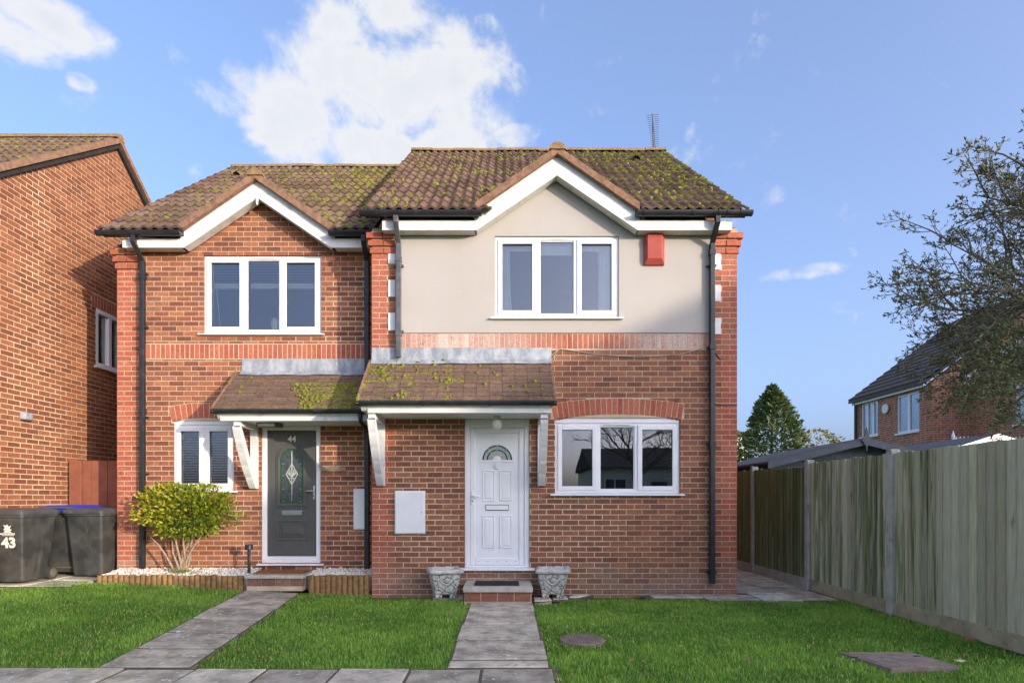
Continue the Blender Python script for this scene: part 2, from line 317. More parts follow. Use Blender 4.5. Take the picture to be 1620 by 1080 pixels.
# ---- mesh builder
class MB:
    def __init__(s): s.v = []; s.f = []; s.c = []; s.cur = None
    def add(s, vs, fs):
        o = len(s.v); s.v += [tuple(v) for v in vs]
        for f in fs: s.f.append(tuple(i+o for i in f)); s.c.append(s.cur)
        return s
    def box(s, x0, x1, y0, y1, z0, z1):
        return s.add([(x0,y0,z0),(x1,y0,z0),(x1,y1,z0),(x0,y1,z0),(x0,y0,z1),(x1,y0,z1),(x1,y1,z1),(x0,y1,z1)],
                     [(0,3,2,1),(4,5,6,7),(0,1,5,4),(1,2,6,5),(2,3,7,6),(3,0,4,7)])
    def prism(s, poly, a, b, axis='y'):
        """poly: 2D points; extruded along axis from a to b. y: (x,z)  x: (y,z)  z: (x,y)"""
        def P(p, w): return (p[0], w, p[1]) if axis == 'y' else (w, p[0], p[1]) if axis == 'x' else (p[0], p[1], w)
        n = len(poly); vs = [P(p, a) for p in poly]+[P(p, b) for p in poly]
        fs = [tuple(range(n))[::-1], tuple(range(n, 2*n))]+[(i, (i+1) % n, n+(i+1) % n, n+i) for i in range(n)]
        return s.add(vs, fs)
    def strip(s, la, lb):
        """quads between two polylines"""
        n = len(la); return s.add(list(la)+list(lb), [(i, i+1, n+i+1, n+i) for i in range(n-1)])
    def tube(s, path, rad, seg=8, caps=True):
        path = [Vector(p) for p in path]; n = len(path)
        rr = rad if isinstance(rad, (list, tuple)) else [rad]*n
        vs = []; ref = None
        for i, p in enumerate(path):
            d = (path[min(i+1, n-1)]-path[max(i-1, 0)]).normalized()
            if ref is None or abs(ref.dot(d)) > .95: ref = Vector((0, 0, 1)) if abs(d.z) < .9 else Vector((1, 0, 0))
            a = d.cross(ref).normalized(); b = d.cross(a).normalized()
            for k in range(seg):
                w = 2*math.pi*k/seg; vs.append(p+(a*math.cos(w)+b*math.sin(w))*rr[i])
        fs = [(i*seg+k, i*seg+(k+1) % seg, (i+1)*seg+(k+1) % seg, (i+1)*seg+k) for i in range(n-1) for k in range(seg)]
        if caps: fs += [tuple(range(seg))[::-1], tuple(range((n-1)*seg, n*seg))]
        return s.add(vs, fs)
    def lathe(s, prof, cx=0, cy=0, seg=20):
        vs = [(cx+r*math.cos(2*math.pi*k/seg), cy+r*math.sin(2*math.pi*k/seg), z) for r, z in prof for k in range(seg)]
        n = len(prof); fs = [(i*seg+k, i*seg+(k+1) % seg, (i+1)*seg+(k+1) % seg, (i+1)*seg+k) for i in range(n-1) for k in range(seg)]
        fs += [tuple(range(seg))[::-1], tuple(range((n-1)*seg, n*seg))]
        return s.add(vs, fs)
    def ring(s, x0, x1, z0, z1, w, y0, y1, wb=None):
        """rectangular frame in the XZ plane"""
        wb = wb or w
        s.box(x0, x0+w, y0, y1, z0, z1); s.box(x1-w, x1, y0, y1, z0, z1)
        s.box(x0+w, x1-w, y0, y1, z1-w, z1); s.box(x0+w, x1-w, y0, y1, z0, z0+wb); return s
    def mesh(s, name, mat, smooth=False):
        m = bpy.data.meshes.new(name); m.from_pydata(s.v, [], s.f); m.materials.append(M[mat] if isinstance(mat, str) else mat)
        if any(c is not None for c in s.c):
            at = m.color_attributes.new('Col', 'FLOAT_COLOR', 'CORNER'); buf = np.empty((len(m.loops), 4), np.float32); k = 0
            for f, c in zip(s.f, s.c):
                buf[k:k+len(f)] = (*(c or (1, 1, 1)), 1); k += len(f)
            at.data.foreach_set('color', buf.ravel())
        if smooth: m.polygons.foreach_set('use_smooth', [True]*len(m.polygons))
        m.update(); return m
    def build(s, name, mat, parent=None, smooth=False, kind=None):
        return link(name, s.mesh(name, mat, smooth), parent, kind)
def link(name, mesh, parent=None, kind=None, mw=None):
    o = bpy.data.objects.new(name, mesh); COL.objects.link(o)
    if mw is not None: o.matrix_basis = mw
    if parent is not None: attach(o, parent)
    if kind: o['kind'] = kind
    return o
WM = {}
def world_of(o):
    if o is None: return Matrix()
    return world_of(o.parent) @ (o.matrix_parent_inverse if o.parent else Matrix()) @ o.matrix_basis
def attach(o, parent):
    """child keeps the world placing it was built with"""
    inv = WM.get(parent.name)
    if inv is None: inv = WM[parent.name] = world_of(parent).inverted()
    o.parent = parent; o.matrix_parent_inverse = inv
def thing(name, label, cat, loc=(0, 0, 0), group=None, rotz=0):
    o = bpy.data.objects.new(name, None); COL.objects.link(o); o.location = loc; o.rotation_euler = (0, 0, rotz)
    o.matrix_basis = Matrix.Translation(loc) @ Matrix.Rotation(rotz, 4, 'Z')
    return tag(o, label, cat, group)
def tag(o, label, cat, group=None):
    o['label'] = label; o['category'] = cat
    if group: o['group'] = group
    return o
def local(o, parent):
    """part built in its thing's own axes"""
    o.parent = parent; return o
def bevel(o, w=.004, seg=2):
    m = o.modifiers.new('bevel', 'BEVEL'); m.width = w; m.segments = seg; m.limit_method = 'ANGLE'; m.angle_limit = R(40); return o
def text_mesh(body, size, depth=.002, bold=0.):
    cu = bpy.data.curves.new('lettering', 'FONT'); cu.body = body; cu.size = size; cu.extrude = depth; cu.align_x = 'CENTER'; cu.align_y = 'CENTER'; cu.offset = bold; cu.resolution_u = 4
    o = bpy.data.objects.new('lettering', cu); COL.objects.link(o)
    dg = bpy.context.evaluated_depsgraph_get(); me = bpy.data.meshes.new_from_object(o.evaluated_get(dg)); bpy.data.objects.remove(o); return me
# ================================================================ setting: ground, paths, road
GX = np.unique(np.concatenate([np.linspace(-400, -20, 14), np.linspace(-20, -9, 8), np.linspace(-9, 6, 76), np.linspace(6, 20, 10), np.linspace(20, 400, 14)]))
GY = np.unique(np.concatenate([np.linspace(-300, -12, 10), np.linspace(-12, 3.4, 8), np.linspace(3.4, 9, 40), np.linspace(9, 26, 10), np.linspace(26, 600, 14)]))
b = MB(); nx = len(GX)
vs = [(float(x), float(y), ground(x, y)-.05) for y in GY for x in GX]
b.add(vs, [(j*nx+i, j*nx+i+1, (j+1)*nx+i+1, (j+1)*nx+i) for j in range(len(GY)-1) for i in range(nx-1)])
gr = b.build('ground', 'ground_soil', smooth=True, kind='structure')
b = MB(); b.box(-60, 60, -9, -1.2, -.05, -.012); b.build('road', 'asphalt', kind='structure')

def slab(parent, x0, x1, y0, y1, th=.05, tone=1., name='paving_slab', dz=0):
    """one flag, edges slightly worn, following the fall of the ground; x may be given at both ends"""
    xa, xb = (x0 if isinstance(x0, tuple) else (x0, x0)), (x1 if isinstance(x1, tuple) else (x1, x1))
    g = .011; b = MB(); j = lambda: random.uniform(-.004, .004)
    h = lambda x, y: ground(x, y)+.004+dz
    gy = .023; P = [(xa[0]+g+j(), y0+gy+j()), (xb[0]-g+j(), y0+gy+j()), (xb[1]-g+j(), y1-gy+j()), (xa[1]+g+j(), y1-gy+j())]
    t = random.uniform(-.009, .007); cx = sum(p[0] for p in P)/4; cy = sum(p[1] for p in P)/4
    ins = [(p[0]+(.008 if p[0] < cx else -.008), p[1]+(.008 if p[1] < cy else -.008)) for p in P]
    vs = [(x, y, h(x, y)-th) for x, y in P]+[(x, y, h(x, y)-.006+t) for x, y in P]+[(x, y, h(x, y)+t) for x, y in ins]
    fs = [(8, 9, 10, 11)]+[(a, (a+1) % 4, 4+(a+1) % 4, 4+a) for a in range(4)]+[(4+a, 4+(a+1) % 4, 8+(a+1) % 4, 8+a) for a in range(4)]
    b.add(vs, fs); o = b.build(name, 'concrete_slab', parent)
    v = tone*random.uniform(.74, 1.16); o.color = (v, v*random.uniform(.97, 1.01), v*random.uniform(.93, 1.0), 1); return o
def path_bed(name, pts):
    b = MB(); b.add([(x, y, ground(x, y)-.008) for x, y in pts], [tuple(range(len(pts)))]); return b.build(name, 'joint_soil', kind='structure')
fp = path_bed('pavement', [(-9, 3.5), (.42, 3.5), (.42, 4.74), (-9, 4.74)])
x = .375
while x > -8.4:
    slab(fp, x-.565, x, 4.13+random.uniform(-.01, .01), 4.735); slab(fp, x-.565, x, 3.52, 4.12); x -= .565
pr = path_bed('path', [(-.47, 4.75), (.36, 4.75), (.35, 8.05), (-.5, 8.05)])
ys = [4.75, 4.98, 5.68, 6.38, 7.12, 7.72]
for a, c in zip(ys, ys[1:]): slab(pr, -.46+random.uniform(-.015, .015), .35+random.uniform(-.015, .015), a, c, tone=1.25 if c < 5 or c > 7.5 else 1.)
pl = path_bed('path', [(-3.27, 4.75), (-2.52, 4.75), (-2.87, 8.3), (-3.66, 8.3)])
def lx(y, o): return -2.895-(y-4.67)*.101+o
y = 4.75
for k in range(6):
    y1 = y+.592 if k < 5 else 8.3
    slab(pl, (lx(y, -.372), lx(y1, -.372)), (lx(y, .372), lx(y1, .372)), y, min(y1, 8.3)); y = y1
sp_ = path_bed('path', [(1.9, 8.0), (4.48, 7.86), (4.48, 16), (3.3, 16), (3.3, 8.36), (1.9, 8.36)])
for (x0, x1, y0, y1) in [(2.0, 2.7, 8.06, 8.36), (2.7, 3.42, 7.9, 8.36), (3.42, 3.95, 7.84, 8.5), (3.95, 4.47, 7.9, 8.5)]: slab(sp_, x0, x1, y0, y1, tone=1.25)
y = 8.5
while y < 15: slab(sp_, 3.3, 3.85, y, y+.6, tone=1.15); slab(sp_, 3.85, 4.47, y, y+.6, tone=1.15); y += .6
hs = path_bed('path', [(-9, 7.9), (-5.9, 7.9), (-5.9, 16), (-9, 16)])
for k in range(4):
    for i in range(5): slab(hs, -8.9+i*.6, -8.3+i*.6, 7.95+k*.6, 8.55+k*.6, tone=1.2)
# broken flags and cement at the right-hand door
fl = path_bed('path', [(.36, 7.75), (.9, 7.9), (1.2, 8.2), (1.25, 8.37), (.36, 8.37)])
slab(fl, .37, .62, 7.8, 8.1, tone=1.3); slab(fl, .63, .85, 7.95, 8.2, tone=1.4); slab(fl, (.86, .95), (1.0, 1.2), 8.1, 8.36, tone=1.5); slab(fl, -1.0, -.57, 8.02, 8.34, tone=1.2)

# ================================================================ masonry
MIX = [(.30, .105, .060), (.34, .125, .068), (.25, .085, .052), (.21, .070, .046), (.36, .145, .080), (.28, .115, .070), (.175, .062, .045), (.40, .165, .085)]
RED = [(.43, .130, .080), (.46, .150, .090), (.40, .115, .072), (.44, .145, .095)]
def tone(pal, v=.12):
    c = random.choice(pal); k = random.uniform(1-v, 1+v); return tuple(a*k*random.uniform(.95, 1.05) for a in c)
def blend(c, d, f): return tuple(a*(1-f)+e*f for a, e in zip(c, d))
def make_brick_mesh(l=.215, h=.065, d=.06, ch=.004):
    b = MB(); x, z = l/2, h/2
    vs = [(-x, ch, -z), (x, ch, -z), (x, ch, z), (-x, ch, z), (-x+ch, 0, -z+ch), (x-ch, 0, -z+ch), (x-ch, 0, z-ch), (-x+ch, 0, z-ch), (-x, d, -z), (x, d, -z), (x, d, z), (-x, d, z)]
    b.add(vs, [(4, 5, 6, 7)]+[(i, (i+1) % 4, 4+(i+1) % 4, 4+i) for i in range(4)]+[(8+i, 8+(i+1) % 4, (i+1) % 4, i) for i in range(4)])
    return b.mesh('brick', 'brick_piece')
BRICK = make_brick_mesh(); SOLDIER = make_brick_mesh(.065, .215)
def cut(rect, openings):
    out = [rect]
    for (a, b, c, d) in openings:
        nxt = []
        for (u0, u1, z0, z1) in out:
            if u1 <= a or u0 >= b or z1 <= c or z0 >= d: nxt.append((u0, u1, z0, z1)); continue
            if u0 < a: nxt.append((u0, a, z0, z1))
            if u1 > b: nxt.append((b, u1, z0, z1))
            m0, m1 = max(u0, a), min(u1, b)
            if z0 < c: nxt.append((m0, m1, z0, c))
            if z1 > d: nxt.append((m0, m1, d, z1))
        out = nxt
    return [r for r in out if r[1]-r[0] > .022 and r[3]-r[2] > .014]
def brickwork(wall, plane, side, u0, u1, z0, z1, opens, colour, limit=None, phase=0., near=lambda u, z: 0, single=300):
    """side 'front': bricks face -Y in the plane Y=plane, u = X.  side 'right': bricks face +X in the plane X=plane, u = Y"""
    full, rest = [], []
    k = 0; z = z0
    while z < z1-.02:
        ua, ub = (u0, u1) if limit is None else limit(z+.04)
        if ua is not None and ub-ua > .05:
            u = u0-.225+(k % 2)*.1125+phase
            while u < ub:
                a, b2 = max(u, ua), min(u+.215, ub)
                if b2-a > .022:
                    for r in cut((a, b2, z, z+.065), opens):
                        col = colour((r[0]+r[1])/2, (r[2]+r[3])/2, k)
                        if col is None: continue
                        (full if r[1]-r[0] > .2149 and r[3]-r[2] > .0649 else rest).append((r, col))
                u += .225
        z += .075; k += 1
    full.sort(key=lambda t: near((t[0][0]+t[0][1])/2, (t[0][2]+t[0][3])/2))
    for r, col in full[:single]:
        j = random.uniform(-.0015, .0025); u, zz = (r[0]+r[1])/2, (r[2]+r[3])/2
        if side == 'front': mw = Matrix.Translation((u, plane+j, zz))
        else: mw = Matrix.Translation((plane-j, u, zz)) @ Matrix.Rotation(R(90), 4, 'Z')
        o = link('brick', BRICK, wall, mw=mw @ Matrix.Rotation(random.uniform(-.004, .004), 4, 'Y')); o.color = (*col, 1)
    b = MB()
    for r, col in full[single:]+rest:
        j = random.uniform(-.0015, .0025); b.cur = col; a, c, d, e = r
        if side == 'front': v = [(a, plane+j, d), (c, plane+j, d), (c, plane+j, e), (a, plane+j, e), (a, plane+.06, d), (c, plane+.06, d), (c, plane+.06, e), (a, plane+.06, e)]
        else: v = [(plane-j, a, d), (plane-j, c, d), (plane-j, c, e), (plane-j, a, e), (plane-.06, a, d), (plane-.06, c, d), (plane-.06, c, e), (plane-.06, a, e)]
        b.add(v, [(0, 1, 2, 3), (1, 0, 4, 5), (2, 1, 5, 6), (3, 2, 6, 7), (0, 3, 7, 4)])
    o = b.build('brickwork', 'brick_mass', wall, kind='stuff')
def wall_core(name, parent, Y, x0, x1, z0, z1, opens, depth=.22, gable=None):
    """mortar body behind the bricks, with the openings left out"""
    e = .004; Yf = Y+.003
    us = sorted({x0, x1, *[u for o in opens for u in (o[0]-e, o[1]+e)]}); zs = sorted({z0, z1, *[v for o in opens for v in (o[2]-e, o[3]+e)]})
    us = [u for u in us if x0 <= u <= x1]; zs = [v for v in zs if z0 <= v <= z1]; b = MB()
    for a, c in zip(us, us[1:]):
        for d, f in zip(zs, zs[1:]):
            m, n = (a+c)/2, (d+f)/2
            if not any(o[0]-e < m < o[1]+e and o[2]-e < n < o[3]+e for o in opens): b.box(a, c, Yf, Y+depth, d, f)
    if gable: b.prism(gable, Yf, Y+depth)
    return b.build(name, 'mortar', parent)
def arch(parent, Y, xc, half, zs, sag, thick, n, name='arch_brick'):
    """segmental arch of red bricks on end"""
    Rr = half*half/(2*sag)+sag/2; cz = zs+sag-Rr; a0 = math.asin(half/Rr)
    for i in range(n):
        t0, t1 = -a0+2*a0*i/n, -a0+2*a0*(i+1)/n; g = .0055/Rr
        def P(t, r, y): return (xc+r*math.sin(t), y, cz+r*math.cos(t))
        b = MB(); y0, y1 = Y-.001+random.uniform(-.001, .002), Y+.06
        q = [(t0+g, Rr), (t1-g, Rr), (t1-g, Rr+thick), (t0+g, Rr+thick)]
        b.add([P(a, r, y0) for a, r in q]+[P(a, r, y1) for a, r in q], [(0, 1, 2, 3), (1, 0, 4, 5), (2, 1, 5, 6), (3, 2, 6, 7), (0, 3, 7, 4)])
        o = b.build(name, 'brick_piece', parent); o.color = (*tone(RED), 1)
    # opening slices for the brick courses
    sl = []; m = 26; wide = (half+thick*.2)
    for i in range(m):
        xa, xb = -wide+2*wide*i/m, -wide+2*wide*(i+1)/m; x_ = min(abs(xa), abs(xb)); xo = max(abs(xa), abs(xb))
        top = cz+math.sqrt(max(0, (Rr+thick)**2-((xa+xb)/2)**2))+.006; sl.append((xc+xa, xc+xb, zs-.02, top))
    return sl, (Rr, cz)
def arch_slices(xc, half, zs, sag, thick):
    Rr = half*half/(2*sag)+sag/2; cz = zs+sag-Rr; sl = []; m = 26; a0 = math.asin(half/Rr); wide = (Rr+thick)*math.sin(a0)
    for i in range(m):
        xa, xb = -wide+2*wide*i/m, -wide+2*wide*(i+1)/m; t = math.atan2((xa+xb)/2, Rr)
        lo = zs-.02 if abs(xa+xb)/2 < half else zs+(abs(xa+xb)/2-half)*thick/max(.001, wide-half)
        sl.append((xc+xa, xc+xb, lo, cz+math.sqrt((Rr+thick)**2-((xa+xb)/2)**2)+.008))
    return sl

# ================================================================ joinery
def window(parent, Y, x0, x1, z0, z1, lights, vent=True, sill=True, archtop=None, sub_label=None, back=True):
    """white casement window. lights: list of (fraction, 'c' casement | 'f' fixed). Outer frame face 35 mm behind the wall face"""
    yf = Y+.03; b = MB(); fw = .052
    b.ring(x0, x1, z0, z1, fw, yf, yf+.07)
    xs = [x0+fw]; W = x1-x0-2*fw
    for f, _ in lights: xs.append(xs[-1]+W*f)
    mw = .028
    for xm in xs[1:-1]: b.box(xm-mw, xm+mw, yf+.001, yf+.069, z0+fw, z1-fw)
    w = bevel(b.build('window', 'white_plastic', parent), .004)
    if archtop:      # arched head board over the square frame
        Rr, cz, half = archtop; xc = (x0+x1)/2
        pts = [(x0, z1+.001), (x1, z1+.001)]; n = 16
        for i in range(n+1):
            xx = half-2*half*i/n; pts.append((xc+xx, max(z1+.004, cz+math.sqrt(Rr*Rr-xx*xx)-.004)))
        bevel(MB().prism(pts, yf-.004, yf+.066).build('head_board', 'white_plastic', w), .003)
        dl = MB(); dl.box(x0+.02, x1-.02, yf-.012, yf-.0045, z1-.004, z1+.010); dl.build('drip_strip', 'white_plastic', w)
    for i, (f, kind) in enumerate(lights):
        a = xs[i]+(mw if i else 0); c = xs[i+1]-(mw if i < len(lights)-1 else 0); d, e = z0+fw, z1-fw
        if kind == 'c':
            g = .050; q = MB(); q.ring(a-.012, c+.012, d-.012, e+.012, g+.012, yf-.016, yf+.05); bevel(q.build('casement', 'white_plastic', w), .006)
        else:
            g = .014; q = MB(); q.ring(a-.001, c+.001, d-.001, e+.001, g, yf+.012, yf+.05); bevel(q.build('glazing_bead', 'white_plastic', w), .004)
        gk = MB(); gk.ring(a+g-.004, c-g+.004, d+g-.004, e-g+.004, .007, yf+.004 if kind == 'c' else yf+.022, yf+.04); gk.build('gasket', 'grey_plastic', w)
        MB().box(a+g-.002, c-g+.002, yf+.024, yf+.030, d+g-.002, e-g+.002).build('pane', 'window_glass', w)
    if vent:
        m = (x0+x1)/2; v = MB(); v.box(m-.19, m+.19, yf-.016, yf-.001, z1-.036, z1-.018); bevel(v.build('trickle_vent', 'white_plastic', w), .005)
    if sill:
        s = MB(); s.prism([(Y-.055, z0-.034), (Y-.055, z0-.016), (Y+.05, z0+.001), (Y+.05, z0-.034)], x0-.065, x1+.055, 'x'); bevel(s.build('sill', 'white_plastic', w), .004)
    return w
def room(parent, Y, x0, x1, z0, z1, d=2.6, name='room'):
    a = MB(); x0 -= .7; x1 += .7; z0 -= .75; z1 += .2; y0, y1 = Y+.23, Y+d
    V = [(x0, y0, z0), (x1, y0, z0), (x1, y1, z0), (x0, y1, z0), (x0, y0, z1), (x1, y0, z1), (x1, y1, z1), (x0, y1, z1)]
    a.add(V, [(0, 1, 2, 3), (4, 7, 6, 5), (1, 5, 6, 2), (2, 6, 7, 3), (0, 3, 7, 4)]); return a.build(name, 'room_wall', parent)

# ================================================================ roofs
def profile_tile(w, length=.40, roll=.038, th=.022, n=12):
    b = MB(); xs = [w*i/n for i in range(n+1)]
    def h(x): p = (x/(w/2)) % 1.; return roll*(.5+.5*math.cos(2*math.pi*(p-.35)))**1.25
    top0 = [(x, 0, h(x)+th+.010) for x in xs]; top1 = [(x, length, h(x)+.002) for x in xs]; bot = [(x, 0, h(x)*.75+.006) for x in xs]
    b.strip(bot, top0); b.strip(top0, top1)
    b.add([top0[0], top1[0], (0, length, -.02), (0, 0, -.0)], [(0, 1, 2, 3)]); b.add([top0[-1], top1[-1], (w, length, -.02), (w, 0, 0)], [(3, 2, 1, 0)])
    return b
def flat_tile(w, length=.19, th=.012):
    b = MB(); g = .002
    b.add([(g, 0, .004), (w-g, 0, .004), (w-g, 0, th+.008), (g, 0, th+.008), (g, length*.5, th+.004), (w-g, length*.5, th+.004), (g, length, .002), (w-g, length, .002), (g, length, -.01), (w-g, length, -.01)],
          [(0, 1, 2, 3), (3, 2, 5, 4), (4, 5, 7, 6), (0, 3, 4, 6, 8), (1, 9, 7, 5, 2)])
    return b
def lay_tiles(roof, mesh, O, U, V, N, ncols, nrows, w, gauge, keep=None, moss=None, name='roof_tile', stagger=False, jit=.004, dark=1.):
    Mx = Matrix(((U.x, V.x, N.x, 0), (U.y, V.y, N.y, 0), (U.z, V.z, N.z, 0), (0, 0, 0, 1))); cnt = 0
    for r in range(nrows):
        sag = random.uniform(-.004, .004)
        for c in range(ncols+(1 if stagger and r % 2 else 0)):
            u = c*w-(w/2 if stagger and r % 2 else 0)
            if stagger and r % 2 and (c == 0 or c == ncols):      # half tile at the edge is covered by the verge strip
                pass
            p = O+U*u+V*(r*gauge+sag)
            ctr = p+U*w*.5+V*gauge*.5
            if keep and not keep(ctr): continue
            o = link(name, mesh, roof, mw=Matrix.Translation(p+N*random.uniform(-.002, .003)) @ Mx @ Matrix.Rotation(random.uniform(-jit, jit)*2, 4, 'Y') @ Matrix.Rotation(random.uniform(-jit, jit), 4, 'Z'))
            v = (random.uniform(.72, 1.28) if name == 'roof_tile' else random.uniform(.86, 1.14))*dark; o.color = (v, v*random.uniform(.94, 1.04), v*random.uniform(.9, 1.05), moss(ctr) if moss else .4); cnt += 1
    return cnt
from mathutils import noise as mn
def moss_clumps(roof, O, U, V, N, du, dv, n, dens, size=(.015, .05)):
    b = MB(); k = 0; tries = 0
    while k < n and tries < n*30:
        tries += 1; p = O+U*random.uniform(0, du)+V*random.uniform(0, dv)
        if not dens(p): continue
        if mn.noise(p*2.2)+.35*mn.noise(p*7) < random.uniform(-.1, .4): continue
        s = random.uniform(*size)*random.choice((.6, 1, 1)); h = s*random.uniform(.35, .6); q = p+N*.034
        vs = [q+N*h]; m = 7
        for i in range(m): a = 2*math.pi*i/m; rr = s*random.uniform(.45, .75); vs.append(q+U*math.cos(a)*rr+V*math.sin(a)*rr+N*h*.6)
        for i in range(m): a = 2*math.pi*i/m; rr = s*random.uniform(.8, 1.2); vs.append(q+U*math.cos(a)*rr+V*math.sin(a)*rr-N*.015)
        b.add(vs, [(0, 1+i, 1+(i+1) % m) for i in range(m)]+[(1+i, 1+m+i, 1+m+(i+1) % m, 1+(i+1) % m) for i in range(m)]); k += 1
    b.build('moss', 'moss_clump', roof, smooth=True, kind='stuff')
def gutter(parent, x0, x1, y, z, mat='black_plastic', r=.056, clips=None, name='gutter'):
    """half-round channel along X; z is its rim, y the middle"""
    b = MB(); n = 10; arc = [math.pi+math.pi*i/n for i in range(n+1)]
    def line(rad, x): return [(x, y+rad*math.cos(a), z+rad*1.05*math.sin(a)) for a in arc]
    b.strip(line(r, x0), line(r, x1)); b.strip(line(r-.005, x1), line(r-.005, x0))
    b.strip([line(r, x0)[0], line(r-.005, x0)[0]], [line(r, x1)[0], line(r-.005, x1)[0]])
    for x in (x0, x1): b.add(line(r+.001, x), [tuple(range(n+1))])
    b.box(x0, x1, y-r-.004, y-r+.006, z-.008, z+.003)
    o = b.build(name, mat, parent, smooth=False)
    c_at = clips if clips is not None else [x0+.06, x1-.06]+[x0+(x1-x0)*i/3 for i in (1, 2)]
    for x in c_at:
        c = MB(); c.strip([(x-.016, y+(r+.006)*math.cos(a), z+(r+.006)*1.05*math.sin(a)) for a in arc], [(x+.016, y+(r+.006)*math.cos(a), z+(r+.006)*1.05*math.sin(a)) for a in arc])
        c.box(x-.016, x+.016, y-r-.012, y-r+.004, z-.012, z+.008); c.build('gutter_clip', mat, o)
    return o
def downpipe(parent, x, Yw, ztop, zbot, ygut, mat='black_plastic', s=.034, joints=(), clips=()):
    """square downpipe with an offset from the gutter back to the wall"""
    b = MB(); y1 = Yw-.022-s
    def sq(cx, cy, cz, k=1.): return [(cx-s*k, cy-s*k, cz), (cx+s*k, cy-s*k, cz), (cx+s*k, cy+s*k, cz), (cx-s*k, cy+s*k, cz)]
    rings = [sq(x, ygut, ztop), sq(x, ygut, ztop-.11), sq(x, y1, ztop-.31), sq(x, y1, ztop-.36), sq(x, y1, zbot)]
    for a, c in zip(rings, rings[1:]): b.add(a+c, [(i, 4+i, 4+(i+1) % 4, (i+1) % 4) for i in range(4)])
    b.add(rings[-1], [(3, 2, 1, 0)])
    o = bevel(b.build('downpipe', mat, parent), .008)
    for z in joints: bevel(MB().box(x-s-.007, x+s+.007, y1-s-.007, y1+s+.007, z, z+.075).build('pipe_collar', mat, o), .004)
    for z in clips: MB().box(x-s-.03, x+s+.03, y1+s*.2, Yw-.002, z, z+.028).build('pipe_clip', mat, o)
    return o

